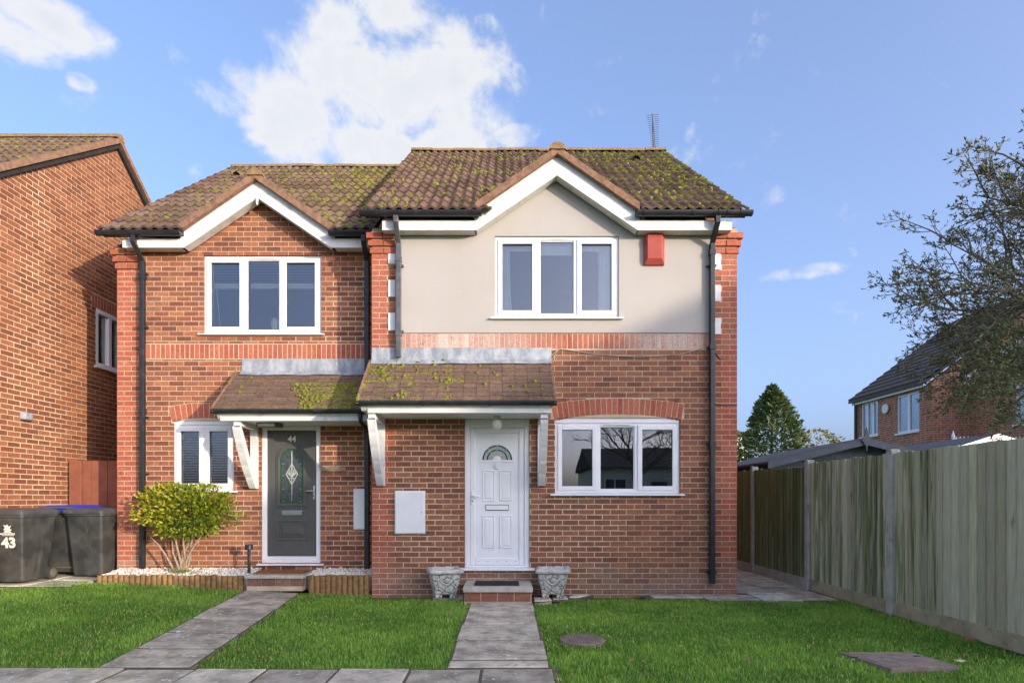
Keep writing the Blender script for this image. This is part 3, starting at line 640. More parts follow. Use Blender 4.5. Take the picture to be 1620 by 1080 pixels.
PITCH = R(37.5)
def house_roof(parent, x0, x1, Ye, Ze, Yr, dormer, ncols, nrows, moss, moss_dens, nclump, verge=(True, True)):
    """main slope with profiled tiles, ridge, back slope and the small cross gable. dormer = (xc, half, zapex, Yfront)"""
    V = Vector((0, math.cos(PITCH), math.sin(PITCH))); N = Vector((0, -math.sin(PITCH), math.cos(PITCH))); U = Vector((1, 0, 0))
    L = (Yr-Ye)/math.cos(PITCH); Zr = Ze+L*math.sin(PITCH); xc, half, za, Yf = dormer; sl = .69
    def main_z(y): return Ze+(y-Ye)*math.tan(PITCH)
    def dorm_z(x): return za-abs(x-xc)*sl
    deck = MB(); Yd = Yf+.42
    for (xa_, xb_) in ((x0+.015, xc-half+.02), (xc+half-.02, x1-.015)): deck.prism([(Ye+.03, Ze-.012), (Yd, main_z(Yd)-.02), (Yd, main_z(Yd)-.08), (Ye+.10, Ze-.06)], xa_, xb_, 'x')
    deck.prism([(Yd, main_z(Yd)-.02), (Yr, Zr-.03), (2*Yr-Ye, Ze-.012), (2*Yr-Ye, Ze-.12), (Yr, Zr-.16), (Yd, main_z(Yd)-.08)], x0+.015, x1-.015, 'x')
    roof = deck.build('roof', 'roof_underlay', parent)
    back = MB(); back.add([(x0, Yr, Zr+.0), (x1, Yr, Zr+.0), (x1, 2*Yr-Ye, Ze), (x0, 2*Yr-Ye, Ze)], [(0, 1, 2, 3)]); back.build('back_slope', 'far_roof', roof)
    w = (x1-x0)/ncols; g = L/nrows; mesh = profile_tile(w, g+.06).mesh('roof_tile', 'roof_tile')
    n1 = lay_tiles(roof, mesh, Vector((x0, Ye, Ze)), U, V, N, ncols, nrows, w, g, keep=lambda p: p.z > dorm_z(p.x)-.02 or p.y < Yf-.05, moss=moss)
    # cross gable slopes
    a = math.atan(sl)
    Ls = half/math.cos(a); rows = 4; gg = Ls/rows; wd = .30; ncd = 5; md = profile_tile(wd, gg+.05).mesh('roof_tile', 'roof_tile'); n2 = 0
    for s in (-1, 1):
        Vd = Vector((-s*math.cos(a), 0, math.sin(a))); Nd = Vector((s*math.sin(a), 0, math.cos(a))); Ud = Vd.cross(Nd)
        O = Vector((xc+s*half, Yf-.01 if s > 0 else Yf-.01+ncd*wd, za-half*sl+.005))
        n2 += lay_tiles(roof, md, O, Ud, Vd, Nd, ncd, rows, wd, gg, keep=lambda p: p.z > main_z(p.y)-.10, moss=moss)
        dk = MB(); yb = Yf+1.5; dk.add([(xc, Yf+.02, za-.01), (xc+s*half, Yf+.02, za-half*sl-.01), (xc+s*half, Yf+.02+.12, za-half*sl-.01), (xc, yb, za-.01)], [(0, 1, 2, 3)])
        dk.build('valley_deck', 'roof_underlay', roof)
    # verge of the cross gable: bedded mortar strip with the tile ends showing
    for s in (-1, 1):
        q = MB(); n = 14; rr = [random.uniform(-.006, .006) for _ in range(n+1)]
        for i in range(n):
            xa, xb = xc+s*half*1.02*i/n, xc+s*half*1.02*(i+1)/n
            for (t0, t1, ya, yb) in ((-.060, .045, Yf-.030, Yf+.04),):
                v = [(xa, ya+rr[i], dorm_z(xa)+t0), (xb, ya+rr[i+1], dorm_z(xb)+t0), (xb, ya+rr[i+1], dorm_z(xb)+t1+rr[i]), (xa, ya+rr[i], dorm_z(xa)+t1+rr[i])]
                v += [(p[0], yb, p[2]) for p in v]
                q.add(v, [(0, 1, 2, 3), (3, 2, 6, 7), (1, 0, 4, 5), (0, 3, 7, 4), (1, 5, 6, 2)])
        q.build('verge', 'verge_mortar', roof)
    def ridge(p0, p1, nseg, rad=.105):
        for i in range(nseg):
            A = p0.lerp(p1, i/nseg); B = p0.lerp(p1, (i+.985)/nseg); d = (B-A).normalized(); sd = d.cross(Vector((0, 0, 1)))
            q = MB(); arc = [math.pi*k/10 for k in range(11)]; dz = random.uniform(-.012, .010)
            def ln(c, r): return [c+sd*math.cos(t)*r+Vector((0, 0, math.sin(t)*r*.85-.035+dz)) for t in arc]
            q.strip(ln(A, rad), ln(B, rad*.98)); q.add(ln(A, rad), [tuple(range(11))]); q.add(ln(B, rad*.98), [tuple(range(11))[::-1]])
            q.build('ridge_tile', 'ridge_lichen', roof, smooth=False)
    ridge(Vector((x0, Yr, Zr+.03)), Vector((x1, Yr, Zr+.03)), round((x1-x0)/.44))
    ridge(Vector((xc, Yf-.05, za+.03)), Vector((xc, Yf+1.05, za+.03)), 3, .115)
    moss_clumps(roof, Vector((x0, Ye, Ze)), U, V, N, x1-x0, L, nclump, lambda p: moss_dens(p) and p.z > dorm_z(p.x)+.03)
    return roof, Zr
def gable_boards(parent, xc, Yb, zt, zb, zf, xl, xr, drop=.26):
    """two white bargeboards with boxed ends; zt apex top, zb apex bottom, zf foot level"""
    sl = .68
    for s in (-1, 1):
        foot = (zb-zf)/sl; top_at = .0
        xe = xc+s*(foot+.0); xo = xc+s*1.14
        pts = [(xc, zt), (xc, zb), (xe, zf), (xo, zf), (xo, min(zt-1.14*sl, zf+.24))]
        bevel(MB().prism(pts, Yb, Yb+.022).build('bargeboard', 'white_paint', parent), .002)
        # soffit strip under the overhang
        n1 = [(xc, Yb+.022, zb+.004), (xe, Yb+.022, zf+.004)]; n2 = [(xc, Yb+.16, zb+.004), (xe, Yb+.16, zf+.004)]
        q = MB(); q.strip(n1, n2); q.strip([(p[0], p[1], p[2]+.014) for p in n2], [(p[0], p[1], p[2]+.014) for p in n1]); q.build('gable_soffit', 'soffit_board', parent)
    for (a, c) in (xl, xr):
        f = bevel(MB().box(a, c, Yb+.001, Yb+.021, zf, zf+.135).build('fascia', 'white_paint', parent), .002)
        MB().box(a, c, Yb+.022, Yb+.17, zf+.004, zf+.018).build('soffit', 'soffit_board', f)

def canopy(parent, x0, x1, Yw, ze, zt, zs, ye, fx, wallplates, moss, gut_x, mossd, nclump, flash):
    """lean-to porch roof of plain tiles on two gallows brackets"""
    ytop = Yw; rise = zt-ze; run = ytop-ye; Ln = math.hypot(rise, run); a = math.atan2(rise, run)
    V = Vector((0, math.cos(a), math.sin(a))); N = Vector((0, -math.sin(a), math.cos(a))); U = Vector((1, 0, 0))
    body = MB(); body.prism([(ye+.03, ze-.015), (Yw, zt-.02), (Yw, zs+.02), (ye+.13, zs+.02)], x0+.03, x1-.03, 'x')
    can = body.build('porch_canopy', 'white_paint', parent)
    nc = round((x1-x0)/.165); w = (x1-x0)/nc; nr = 10; g = Ln/nr
    lay_tiles(can, flat_tile(w, g+.08).mesh('porch_tile', 'plain_tile'), Vector((x0, ye, ze)), U, V, N, nc, nr, w, g, moss=moss, name='porch_tile', jit=.012)
    for xx, s in ((x0, 1), (x1, -1)):
        q = MB(); q.prism([(ye-.005, ze-.03), (ye-.005, ze+.028), (Yw, zt+.028), (Yw, zt-.05)], xx-.012, xx+.022 if s > 0 else xx+.012, 'x'); q.build('verge_strip', 'verge_mortar', can)
    bevel(MB().box(fx[0], fx[1], ye+.10, ye+.122, zs-.012, zs+.10).build('fascia', 'white_paint', can), .003)
    MB().box(fx[0]+.01, fx[1]-.01, ye+.123, Yw-.002, zs-.002, zs+.012).build('soffit', 'white_paint', can)
    gutter(can, gut_x[0], gut_x[1], ye+.04, ze+.0, 'black_plastic', .05)
    moss_clumps(can, Vector((x0, ye, ze)), U, V, N, x1-x0, Ln, nclump, mossd, (.012, .035))
    n = 9; f = MB(); la = [(flash[0]+(flash[1]-flash[0])*i/n, Yw-.006-random.uniform(0, .003), flash[2]) for i in range(n+1)]
    lb = [(p[0], Yw-.012-random.uniform(0, .004), zt+.035) for p in la]; lc = [(p[0], Yw-.10, zt-.045+random.uniform(-.008, .008)) for p in la]
    f.strip(lb, la); f.strip(lc, lb); f.build('lead_flashing', 'lead', can)
    for xp in wallplates:
        hw = .055; zb = zs-.95; yf = ye+.14
        br = bevel(MB().box(xp-hw, xp+hw, Yw-.05, Yw-.001, zb, zs-.003).build('bracket', 'white_paint', can), .004)
        bevel(MB().box(xp-hw+.008, xp+hw-.008, yf, Yw-.051, zs-.075, zs-.004).build('bracket_arm', 'white_paint', br), .004)
        # curved brace with a notched lower edge
        n = 24; up, lo = [], []
        for i in range(n+1):
            t = i/n; y = Yw-.051-(Yw-.051-yf)*t; z = zb+.02+(zs-.08-zb-.02)*t
            bow = .075*math.sin(math.pi*t); ny, nz = .80, .55
            up.append((y+ny*(.042-bow*.1)*.9, z+nz*.042)); st = .007*max(0, 1-((t*5) % 1)*3)
            lo.append((y-ny*(.045+bow*.55)+st*.6, z-nz*(.045+bow*.55)+st))
        up = [(min(p[0], Yw-.0505), min(p[1], zs-.02)) for p in up]; lo = [(min(p[0], Yw-.0505), max(zb+.0, min(p[1], zs-.012))) for p in lo]
        q = MB(); h2 = hw-.006
        for sx in (-h2, h2):
            A = [(xp+sx, *p) for p in up]; B = [(xp+sx, *p) for p in lo]
            q.strip(A, B) if sx < 0 else q.strip(B, A)
        q.strip([(xp-h2, *p) for p in lo], [(xp+h2, *p) for p in lo]); q.strip([(xp+h2, *p) for p in up], [(xp-h2, *p) for p in up])
        q.build('bracket_brace', 'white_paint', br)
    return can
# ================================================================ doors
def arch_poly(xc, z0, hw, zs, n=16):
    """upright opening with a round head, anticlockwise from bottom left"""
    return [(xc-hw, z0), (xc+hw, z0)]+[(xc+hw*math.cos(math.pi*i/n), zs+hw*math.sin(math.pi*i/n)) for i in range(n+1)]
def ring_poly(b, outer, inner, ya, yb):
    n = len(outer); V = [(p[0], ya, p[1]) for p in outer]+[(p[0], ya, p[1]) for p in inner]+[(p[0], yb, p[1]) for p in outer]+[(p[0], yb, p[1]) for p in inner]
    F = []
    for i in range(n):
        j = (i+1) % n; F += [(i, j, n+j, n+i), (i, 2*n+i, 2*n+j, j), (n+i, n+j, 3*n+j, 3*n+i)]
    b.add(V, F); return b
def raised_panel(door, x0, x1, z0, z1, y, mat):
    b = MB(); b.ring(x0, x1, z0, z1, .018, y-.012, y+.004); w = .030
    b.add([(x0+.018, y-.002, z0+.018), (x1-.018, y-.002, z0+.018), (x1-.018, y-.002, z1-.018), (x0+.018, y-.002, z1-.018),
           (x0+.018+w, y-.011, z0+.018+w), (x1-.018-w, y-.011, z0+.018+w), (x1-.018-w, y-.011, z1-.018-w), (x0+.018+w, y-.011, z1-.018-w)],
          [(4, 5, 6, 7)]+[(i, (i+1) % 4, 4+(i+1) % 4, 4+i) for i in range(4)])
    return bevel(b.build('door_panel', mat, door), .005)
def lever(door, x, y, z, s=1, mat='white_plastic'):
    b = MB(); b.box(x-.017, x+.017, y-.012, y, z-.13, z+.08); h = bevel(b.build('handle', mat, door), .006)
    MB().tube([(x, y-.012, z), (x, y-.05, z), (x+s*.02, y-.056, z), (x+s*.11, y-.056, z-.004)], .010, 8).build('lever', mat, h, smooth=True)
    k = MB(); k.tube([(x, y-.0125, z-.075), (x, y-.016, z-.075)], .011, 10); k.build('keyhole', 'black_plastic', h)

# ================================================================ the two houses
TWIN = 'pair of joined brick houses'
# ---------------- right-hand house
YR = 8.39
def rX(p): return PX(p, YR)
def rZ(p): return PZ(p, YR)
RX0, RX1 = -1.892, 3.267
HR = thing('house', 'right-hand brick house with cream rendered upper wall and white front door', 'house', ((RX0+RX1)/2, YR, 0))
wu = (rX(783), rX(979), rZ(502), rZ(374))
wl = (rX(878), rX(1076), rZ(780), rZ(668))
AR = ((wl[0]+wl[1])/2, (wl[1]-wl[0])/2+.02, rZ(664), .082, .222)
dr = (rX(735), rX(838), .372, 2.47)
pan = (rX(626), rX(1128)); ZP0, ZP1 = rZ(552), rZ(527)     # soldier course
teeth = []
for (a, c) in ((392, 418), (443, 470), (495, 523)): teeth.append((rX(614), pan[0], rZ(c), rZ(a)))
for (a, c) in ((401, 427), (451, 477), (503, 529)): teeth.append((pan[1], rX(1140), rZ(c), rZ(a)))
sl_ = arch_slices(*AR)
def colR(u, z, k):
    q = .335 if k % 2 else .225
    c = tone(RED, .1) if (u < RX0+q or u > RX1-q-.04) else blend(tone(MIX), (.255, .125, .078), .42)
    d = max(0, (.62-z)/.62)
    if random.random() < d*1.5: c = blend(c, (.33, .25, .20), random.uniform(.15, .65)*min(1, d*1.6))
    elif z > 3.2 and random.random() < .3: c = blend(c, (.42, .26, .2), .25)
    return c
core_op = [wl, (wl[0], wl[1], wl[2], AR[2]+AR[3]*.35), dr, wu]
xa_R = .707
wallR = wall_core('wall', HR, YR, RX0+.004, RX1-.004, -.1, 5.16, core_op, gable=[(xa_R-1.05, 5.16), (xa_R+1.05, 5.16), (xa_R, 5.93)])
brickwork(wallR, YR, 'front', RX0, RX1, -.075, 5.12, [wl, (wl[0], wl[1], wl[2], AR[2]), dr, (pan[0], pan[1], ZP0-.008, 9)]+teeth+sl_, colR, near=lambda u, z: math.hypot(u, z-EYE))
arch(wallR, YR, AR[0], AR[1], AR[2], AR[3], AR[4], 24)
x = pan[0]+.003; i = 0
while x < pan[1]-.06:
    o = link('soldier_brick', SOLDIER, wallR, mw=Matrix.Translation((x+.0325, YR+random.uniform(-.001, .002), (ZP0+ZP1)/2+.002)) @ Matrix.Rotation(random.uniform(-.006, .006), 4, 'Y'))
    ends = max(0, 1-abs(x+.7)/1.3)*.75+max(0, 1-abs(x-2.3)/.8)*.75
    o.color = (*blend(tone(RED), (.64, .56, .52), min(.85, ends*random.uniform(.7, 1.25))+random.uniform(0, .10)), 1); x += .0735
# render coat with its window opening, gable and toothed edges
b = MB(); ys_, ye_ = YR-.014, YR+.07
xs_ = [pan[0], wu[0], wu[1], pan[1]]; zs_ = [ZP1+.004, wu[2], wu[3], 5.14]
for i in range(3):
    for j in range(3):
        if not (i == 1 and j == 1): b.box(xs_[i], xs_[i+1], ys_, ye_, zs_[j], zs_[j+1])
b.prism([(xa_R-1.12, 5.14), (xa_R+1.12, 5.14), (xa_R, 5.92)], ys_, ye_)
b.build('render_coat', 'render_coat', HR)
for tt in teeth: bevel(MB().box(tt[0]+.001, tt[1]-.0005, ys_-.001, ye_, tt[2], tt[3]).build('quoin_block', 'white_paint', HR), .006)
# corbelled corners under the eaves
def corbel(wall, x0, x1, Y, zb, out):
    for k in range(3):
        o_ = .022*(k+1)
        for (a, c) in ((x0, (x0+x1)/2-.004), ((x0+x1)/2+.004, x1)):
            q = MB().box(a-(o_ if out < 0 and a == x0 else 0), c+(o_ if out > 0 and c == x1 else 0), Y-o_, Y+.03, zb+k*.098, zb+k*.098+.082); q = bevel(q.build('corbel_brick', 'brick_piece', wall), .006); q.color = (*tone(RED), 1)
        MB().box(x0+.01, x1-.01, Y-o_+.014, Y+.03, zb+k*.098+.0825, zb+k*.098+.0975).build('bed_joint', 'mortar', wall)
corbel(wallR, RX0, RX0+.335, YR, 4.80, -1); corbel(wallR, RX1-.335, RX1, YR, 4.80, 1)
# body of the house behind the front
b = MB(); b.box(RX1-.2, RX1-.003, YR+.062, 16.1, -.1, 5.2); b.prism([(YR+.2, 5.2), (16.1, 5.2), (12.3, 8.2)], RX1-.19, RX1-.01, 'x'); b.build('side_wall', 'brick_courses_y', HR)
b = MB(); b.box(RX0+.003, RX0+.2, YR+.062, 16.1, -.1, 5.2); b.prism([(YR+.2, 5.2), (16.1, 5.2), (12.3, 8.2)], RX0+.01, RX0+.19, 'x'); b.build('side_wall', 'brick_courses_y', HR)
b = MB(); b.box(RX0, RX1, 16.1, 16.3, -.1, 5.2); b.build('back_wall', 'brick_courses_x', HR)
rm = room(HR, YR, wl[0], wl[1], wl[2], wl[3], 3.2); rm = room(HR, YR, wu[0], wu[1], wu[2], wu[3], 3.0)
w1 = window(HR, YR-.012, *wu, [(.335, 'c'), (.33, 'f'), (.335, 'c')])
# roller blinds and curtain edges inside
W3 = (wu[1]-wu[0]-.104)/3
for i in range(3):
    a = wu[0]+.052+W3*i; MB().box(a+.05, a+W3-.05, YR+.100, YR+.104, wu[3]-.17-(.06 if i == 1 else 0), wu[3]-.05).build('roller_blind', 'fabric_pale', w1)
def curtain(x0, x1, z0, z1, y, win, flare=0.):
    n = 14; A = [(x0+(x1-x0)*i/n, y+.022*math.sin(i*1.9), z1) for i in range(n+1)]; B = [(x0+(x1-x0)*(1+flare)*i/n, y+.022*math.sin(i*1.9+.4), z0) for i in range(n+1)]
    C = [((p[0]+q[0])/2-.25*flare*(x1-x0)*i/n, y+.02*math.sin(i*1.9+.2), (z0+z1)/2) for i, (p, q) in enumerate(zip(A, B))]
    q = MB(); q.strip(C, A); q.strip(B, C); q.build('curtain', 'fabric_pale', win, smooth=True)
curtain(wu[0]+.09, wu[0]+.21, wu[2]-.3, wu[3]-.12, YR+.112, w1, .5); curtain(wu[1]-.27, wu[1]-.10, wu[2]-.3, wu[3]-.12, YR+.112, w1, 0)
w2 = window(HR, YR, *wl, [(.335, 'c'), (.33, 'f'), (.335, 'c')], archtop=(AR[1]**2/(2*AR[3])+AR[3]/2, AR[2]+AR[3]-(AR[1]**2/(2*AR[3])+AR[3]/2), (wl[1]-wl[0])/2))
# front door, white with a fan light
def door_R():
    x0, x1, z0, z1 = dr; y = YR+.035
    b = MB(); b.ring(x0, x1, z0, z1, .075, y, y+.09, .03); d = bevel(b.build('front_door', 'white_plastic', HR), .006)
    a, c, e, f = x0+.077, x1-.077, z0+.032, z1-.12
    MB().box(x0+.07, x1-.07, y+.006, y+.08, f+.002, z1-.07).build('head_rail', 'white_plastic', d)
    lf = MB(); lf.ring(a, c, e, f, .075, y+.012, y+.07, .10); bevel(lf.build('door_sash', 'white_plastic', d), .010)
    yl = y+.026; MB().box(a+.07, c-.07, yl, yl+.035, e+.09, f-.07).build('door_leaf', 'white_plastic', d)
    m = (a+c)/2; pw = .175; gx = .035
    for (u0, u1) in ((m-gx-pw, m-gx), (m+gx, m+gx+pw)):
        raised_panel(d, u0, u1, PZ(867, YR), PZ(815, YR), yl, 'white_plastic'); raised_panel(d, u0, u1, PZ(792, YR), PZ(743, YR), yl, 'white_plastic')
    # fan light
    zb = PZ(727, YR); r = .215; out = [(m-r-.028, zb-.03), (m+r+.028, zb-.03)]+[(m+(r+.028)*math.cos(math.pi*i/16), zb+(r+.028)*math.sin(math.pi*i/16)) for i in range(17)]
    inn = [(m-r, zb), (m+r, zb)]+[(m+r*math.cos(math.pi*i/16), zb+r*math.sin(math.pi*i/16)) for i in range(17)]
    bevel(ring_poly(MB(), out, inn, yl-.014, yl).build('fanlight_moulding', 'white_plastic', d), .004)
    for (r0, r1, mt) in ((.06, .125, 'pale_glass'), (.128, .155, 'green_glass'), (.158, .185, 'pale_glass'), (.188, .214, 'green_glass')):
        q = MB(); q.strip([(m+r0*math.cos(math.pi*i/18), yl-.003, zb+r0*math.sin(math.pi*i/18)) for i in range(19)], [(m+r1*math.cos(math.pi*i/18), yl-.003, zb+r1*math.sin(math.pi*i/18)) for i in range(19)]); q.build('fanlight_glass', mt, d)
    for t in (.28, .5, .72):
        q = MB(); A = math.pi*t; q.tube([(m+.06*math.cos(A), yl-.005, zb+.06*math.sin(A)), (m+.214*math.cos(A), yl-.005, zb+.214*math.sin(A))], .004, 6); q.build('glazing_bar', 'lead_came', d)
    q = MB(); q.strip([(m+.0, yl-.012, zb-.005)]*10, [(m+.058*math.cos(math.pi*i/9), yl-.012, zb-.004+.062*math.sin(math.pi*i/9)) for i in range(10)]); q.build('fanlight_boss', 'white_plastic', d)
    MB().prism([(m-.022, zb-.125), (m+.022, zb-.125), (m+.034, zb-.05), (m-.034, zb-.05)], yl-.028, yl).build('knocker', 'white_plastic', d)
    q = MB(); q.ring(m-.165, m+.165, PZ(807, YR), PZ(798, YR), .006, yl-.009, yl); q.build('letter_surround', 'black_plastic', d)
    MB().box(m-.158, m+.158, yl-.014, yl, PZ(806, YR), PZ(799, YR)).build('letter_plate', 'white_plastic', d)
    lever(d, a+.03, y+.012, PZ(784, YR), 1)
    for k in range(5):
        xx = a+.12+(c-a-.24)*k/4; q = MB(); q.tube([(xx, y+.008, e+.055), (xx, y+.014, e+.055)], .006, 8); q.build('screw_cap', 'grey_plastic', d)
    s = MB(); s.prism([(YR-.07, z0-.035), (YR-.07, z0-.01), (YR+.08, z0+.002), (YR+.08, z0-.035)], x0-.07, x1+.07, 'x'); bevel(s.build('door_sill', 'white_plastic', d), .004)
door_R()
roofR, ZRIDGE = house_roof(HR, -1.945, 3.315, 8.10, 5.275, 12.30, (xa_R, 1.10, 6.12, 8.14), 18, 15,
    lambda p: .38+.22*smooth((p.x-.5)/2.)+.10*smooth((p.y-8.1)/4)-(.12 if p.x < .3 else 0), lambda p: True, 900)
gable_boards(HR, xa_R, 8.19, 6.065, 5.80, 5.045, (rX(609), xa_R-1.135), (xa_R+1.135, 3.12))
gutter(HR, -1.99, PX(762, 8.12)-.0, 8.105, 5.255, clips=[-1.86, -1.75, -1.63, -.45]); gutter(HR, PX(1007, 8.12), 3.36, 8.105, 5.255, clips=[1.88, 2.55, 2.9, 3.02, 3.2])
downpipe(HR, rX(632), YR-.012, 5.22, 3.33, 8.115, 'grey_plastic', joints=(4.66, 3.62), clips=(4.6, 3.68)); downpipe(HR, rX(1124), YR-.012, 5.22, .16, 8.115, 'black_plastic', joints=(4.75, 3.43, 2.07), clips=(4.6, 3.45, 2.1, .30))
canR = canopy(HR, -1.915, .635, YR, 2.60, 3.275, 2.475, 7.64, (-1.80, .60), (-1.755, .505), lambda p: .70-.16*(p.x+1.9)+.12*mn.noise(p*1.3) if p.x < -.6 else .40, (-1.935, .66),
              lambda p: p.x < -.75 or random.random() < .1, 90, (RX0+.002, .645, 3.475))
q = MB(); q.tube([(rX(870), YR-.006, 3.27), (rX(884), YR-.012, 3.455), (rX(900), YR-.01, 3.44), (rX(950), YR-.008, 3.37), (rX(1010), YR-.008, 3.345), (rX(1070), YR-.008, 3.37), (rX(1110), YR-.008, 3.46)], .006, 6); q.build('cable', 'cable', HR)
q = MB(); q.tube([(rX(884), YR-.012, 3.455), (rX(872), YR-.012, 3.36), (rX(868), YR-.02, 3.30)], .006, 6); q.build('cable', 'cable', HR)
q = MB(); q.tube([(rX(1130), YR-.008, 3.42), (rX(1136), YR-.008, 3.34), (rX(1140), YR-.008, 3.31)], .006, 6); q.build('cable', 'black_plastic', HR)
q = MB(); q.tube([(rX(1130), YR-.008, 2.68), (rX(1146), YR-.008, 2.66), (rX(1166), YR-.006, 2.67)], .005, 6); q.build('cable', 'black_plastic', HR)
# roof vent tile and the air brick stain are small; vent as a hooded tile
V_ = Vector((0, math.cos(PITCH), math.sin(PITCH))); N_ = Vector((0, -math.sin(PITCH), math.cos(PITCH)))
def vent_tile(roof, x, y, z, r=.075):
    P0 = Vector((x, y, z)); q = MB(); rows = []
    for j, (s, k) in enumerate(((0, 1), (.12, .85), (.26, .2))):
        rows.append([P0+Vector((1, 0, 0))*r*k*math.cos(math.pi*i/10)*1.1+V_*s+N_*(.03+r*k*1.1*math.sin(math.pi*i/10)) for i in range(11)])
    q.strip(rows[0], rows[1]); q.strip(rows[1], rows[2]); v = q.build('vent_tile', 'verge_mortar', roof, smooth=True)
    k = MB(); k.add([p+V_*.03 for p in rows[0]], [tuple(range(11))]); k.build('vent_mouth', 'roof_underlay', v)
vent_tile(roofR, PX(1003, 11.5), 11.35, 5.275+(11.35-8.1)*math.tan(PITCH))
# television aerial on the ridge
ae = thing('television_aerial', 'thin upright television aerial on the right end of the roof ridge', 'aerial', (3.08, 12.35, ZRIDGE))
q = MB(); q.tube([(3.09, 12.35, ZRIDGE-.2), (3.06, 12.35, ZRIDGE+.52), (3.06, 12.35, ZRIDGE+.72)], [.02, .016, .014], 8); q.build('mast', 'aerial_metal', ae)
q = MB(); q.tube([(3.03, 12.28, ZRIDGE+.80), (3.10, 12.28, ZRIDGE+.02)], .011, 6); q.build('boom', 'aerial_metal', ae)
for k in range(17):
    z = ZRIDGE+.76-k*.043; hw = .125-.0035*k; xx = 3.033+.0038*k; q = MB(); q.tube([(xx-hw, 12.27, z-.012), (xx+hw, 12.27, z+.012)], .0045, 5); q.build('element', 'aerial_metal', ae)

# alarm box
ab = thing('alarm_box', 'red burglar alarm box on the cream wall below the eaves', 'alarm box', (rX(1034), YR, rZ(400)))
x0, x1, z0, z1, y = rX(1018), rX(1050), rZ(421), rZ(374), YR-.015
q = MB(); d0, d1 = .07, .085
V = [(x0, y, z0), (x1, y, z0), (x1, y, z1), (x0, y, z1), (x0+.035, y-d1, z0+.075), (x1-.05, y-d1, z0+.075), (x1-.05, y-d1, z1), (x0+.035, y-d1, z1), (x0, y-.03, z0), (x1, y-.03, z0), (x1, y-.03, z1), (x0, y-.03, z1)]
q.add(V, [(0, 1, 9, 8), (1, 2, 10, 9), (3, 0, 8, 11), (2, 3, 11, 7, 6, 10), (8, 9, 5, 4), (9, 10, 6, 5), (11, 8, 4, 7), (4, 5, 6, 7)]); cv = bevel(q.build('cover', 'alarm_red', ab), .006)
for k in range(5):
    q = MB(); zz = z1-.075-k*.014; q.box(x0+.006, x0+.028, y-.075, y-.05, zz, zz+.006); q.build('vent_slot', 'black_plastic', ab)
# globe porch light and meter cupboard
pg = thing('porch_light', 'small round globe light under the porch above the white door', 'lamp', (rX(786), 8.1, 2.47))
q = MB(); q.lathe([(.055, 2.471), (.055, 2.44), (.04, 2.425)], rX(786), 8.12, 16); q.build('fitting', 'soffit_board', pg)
q = MB(); q.lathe([(.035, 2.43), (.06, 2.41), (.078, 2.37), (.075, 2.335), (.05, 2.30), (.012, 2.285)], rX(786), 8.12, 20); q.build('globe', 'porcelain', pg, smooth=True)
def meter_box(x0, x1, z0, z1, Y, label, key=True):
    t = thing('meter_box', label, 'meter box', ((x0+x1)/2, Y, z0)); q = MB(); q.ring(x0, x1, z0, z1, .016, Y-.032, Y+.0); bevel(q.build('frame', 'white_plastic', t), .005)
    bevel(MB().box(x0+.012, x1-.012, Y-.043, Y-.004, z0+.012, z1-.012).build('lid', 'white_plastic', t), .008)
    if key: q = MB(); q.tube([(x1-.05, Y-.0428, (z0+z1)/2), (x1-.05, Y-.046, (z0+z1)/2)], .008, 8); q.build('lock', 'grey_plastic', t)
meter_box(rX(625), rX(673), rZ(844), rZ(776), YR, 'white meter cupboard on the brick wall left of the white door')

# ---------------- left-hand house
YL = 8.95
def lX(p): return PX(p, YL)
def lZ(p): return PZ(p, YL)
LX0, LX1 = -5.855, RX0-.002
HL = thing('house', 'left-hand brick house with brick gable and grey front door', 'house', ((LX0+LX1)/2, YL, .1))
wu2 = (lX(322), lX(508), lZ(527), lZ(404)); wl2 = (lX(274), lX(370), lZ(775), lZ(671))
A2 = ((wl2[0]+wl2[1])/2, (wl2[1]-wl2[0])/2+.02, lZ(667), .06, .222)
dl2 = (lX(413), lX(507), .375, 2.455); SZ0, SZ1 = lZ(568), lZ(543.5); xa_L = -3.66
def colL(u, z, k):
    q = .335 if k % 2 else .225
    c = tone(RED, .1) if u < LX0+q else blend(tone(MIX), (.32, .14, .085), .2)
    if z < .5 and u < LX0+.5 and random.random() < .5: c = blend(c, (.45, .33, .25), .4)
    return c
def limL(z):
    if z < 5.10: return LX0, LX1
    h = (5.93-z)/.69; return (xa_L-h, xa_L+h) if h > .05 else (None, None)
wallL = wall_core('wall', HL, YL, LX0+.004, LX1, -.05, 5.12, [wu2, wl2, (wl2[0], wl2[1], wl2[2], A2[2]+.02), dl2], gable=[(xa_L-1.13, 5.12), (xa_L+1.13, 5.12), (xa_L, 5.90)])
brickwork(wallL, YL, 'front', LX0, LX1, -.03, 6.0, [wu2, wl2, (wl2[0], wl2[1], wl2[2], A2[2]), dl2, (LX0+.36, LX1, SZ0-.004, SZ1+.004)]+arch_slices(*A2), colL, limit=limL, near=lambda u, z: math.hypot(u, z-EYE))
arch(wallL, YL, A2[0], A2[1], A2[2], A2[3], A2[4], 12)
x = LX0+.365
while x < LX1-.06:
    o = link('soldier_brick', SOLDIER, wallL, mw=Matrix.Translation((x+.0325, YL+random.uniform(-.001, .002), (SZ0+SZ1)/2))); o.color = (*tone(RED), 1); x += .0735
corbel(wallL, LX0, LX0+.335, YL, 4.80, -1)
b = MB(); b.box(LX0+.003, LX0+.2, YL+.062, 16.7, -.1, 5.2); b.prism([(YL+.2, 5.2), (16.7, 5.2), (12.9, 8.2)], LX0+.01, LX0+.19, 'x'); b.build('side_wall', 'brick_courses_y', HL)
b = MB(); b.box(LX0, LX1, 16.7, 16.9, -.1, 5.2); b.build('back_wall', 'brick_courses_x', HL)
room(HL, YL, *wu2, 3.0); room(HL, YL, *wl2, 2.4)
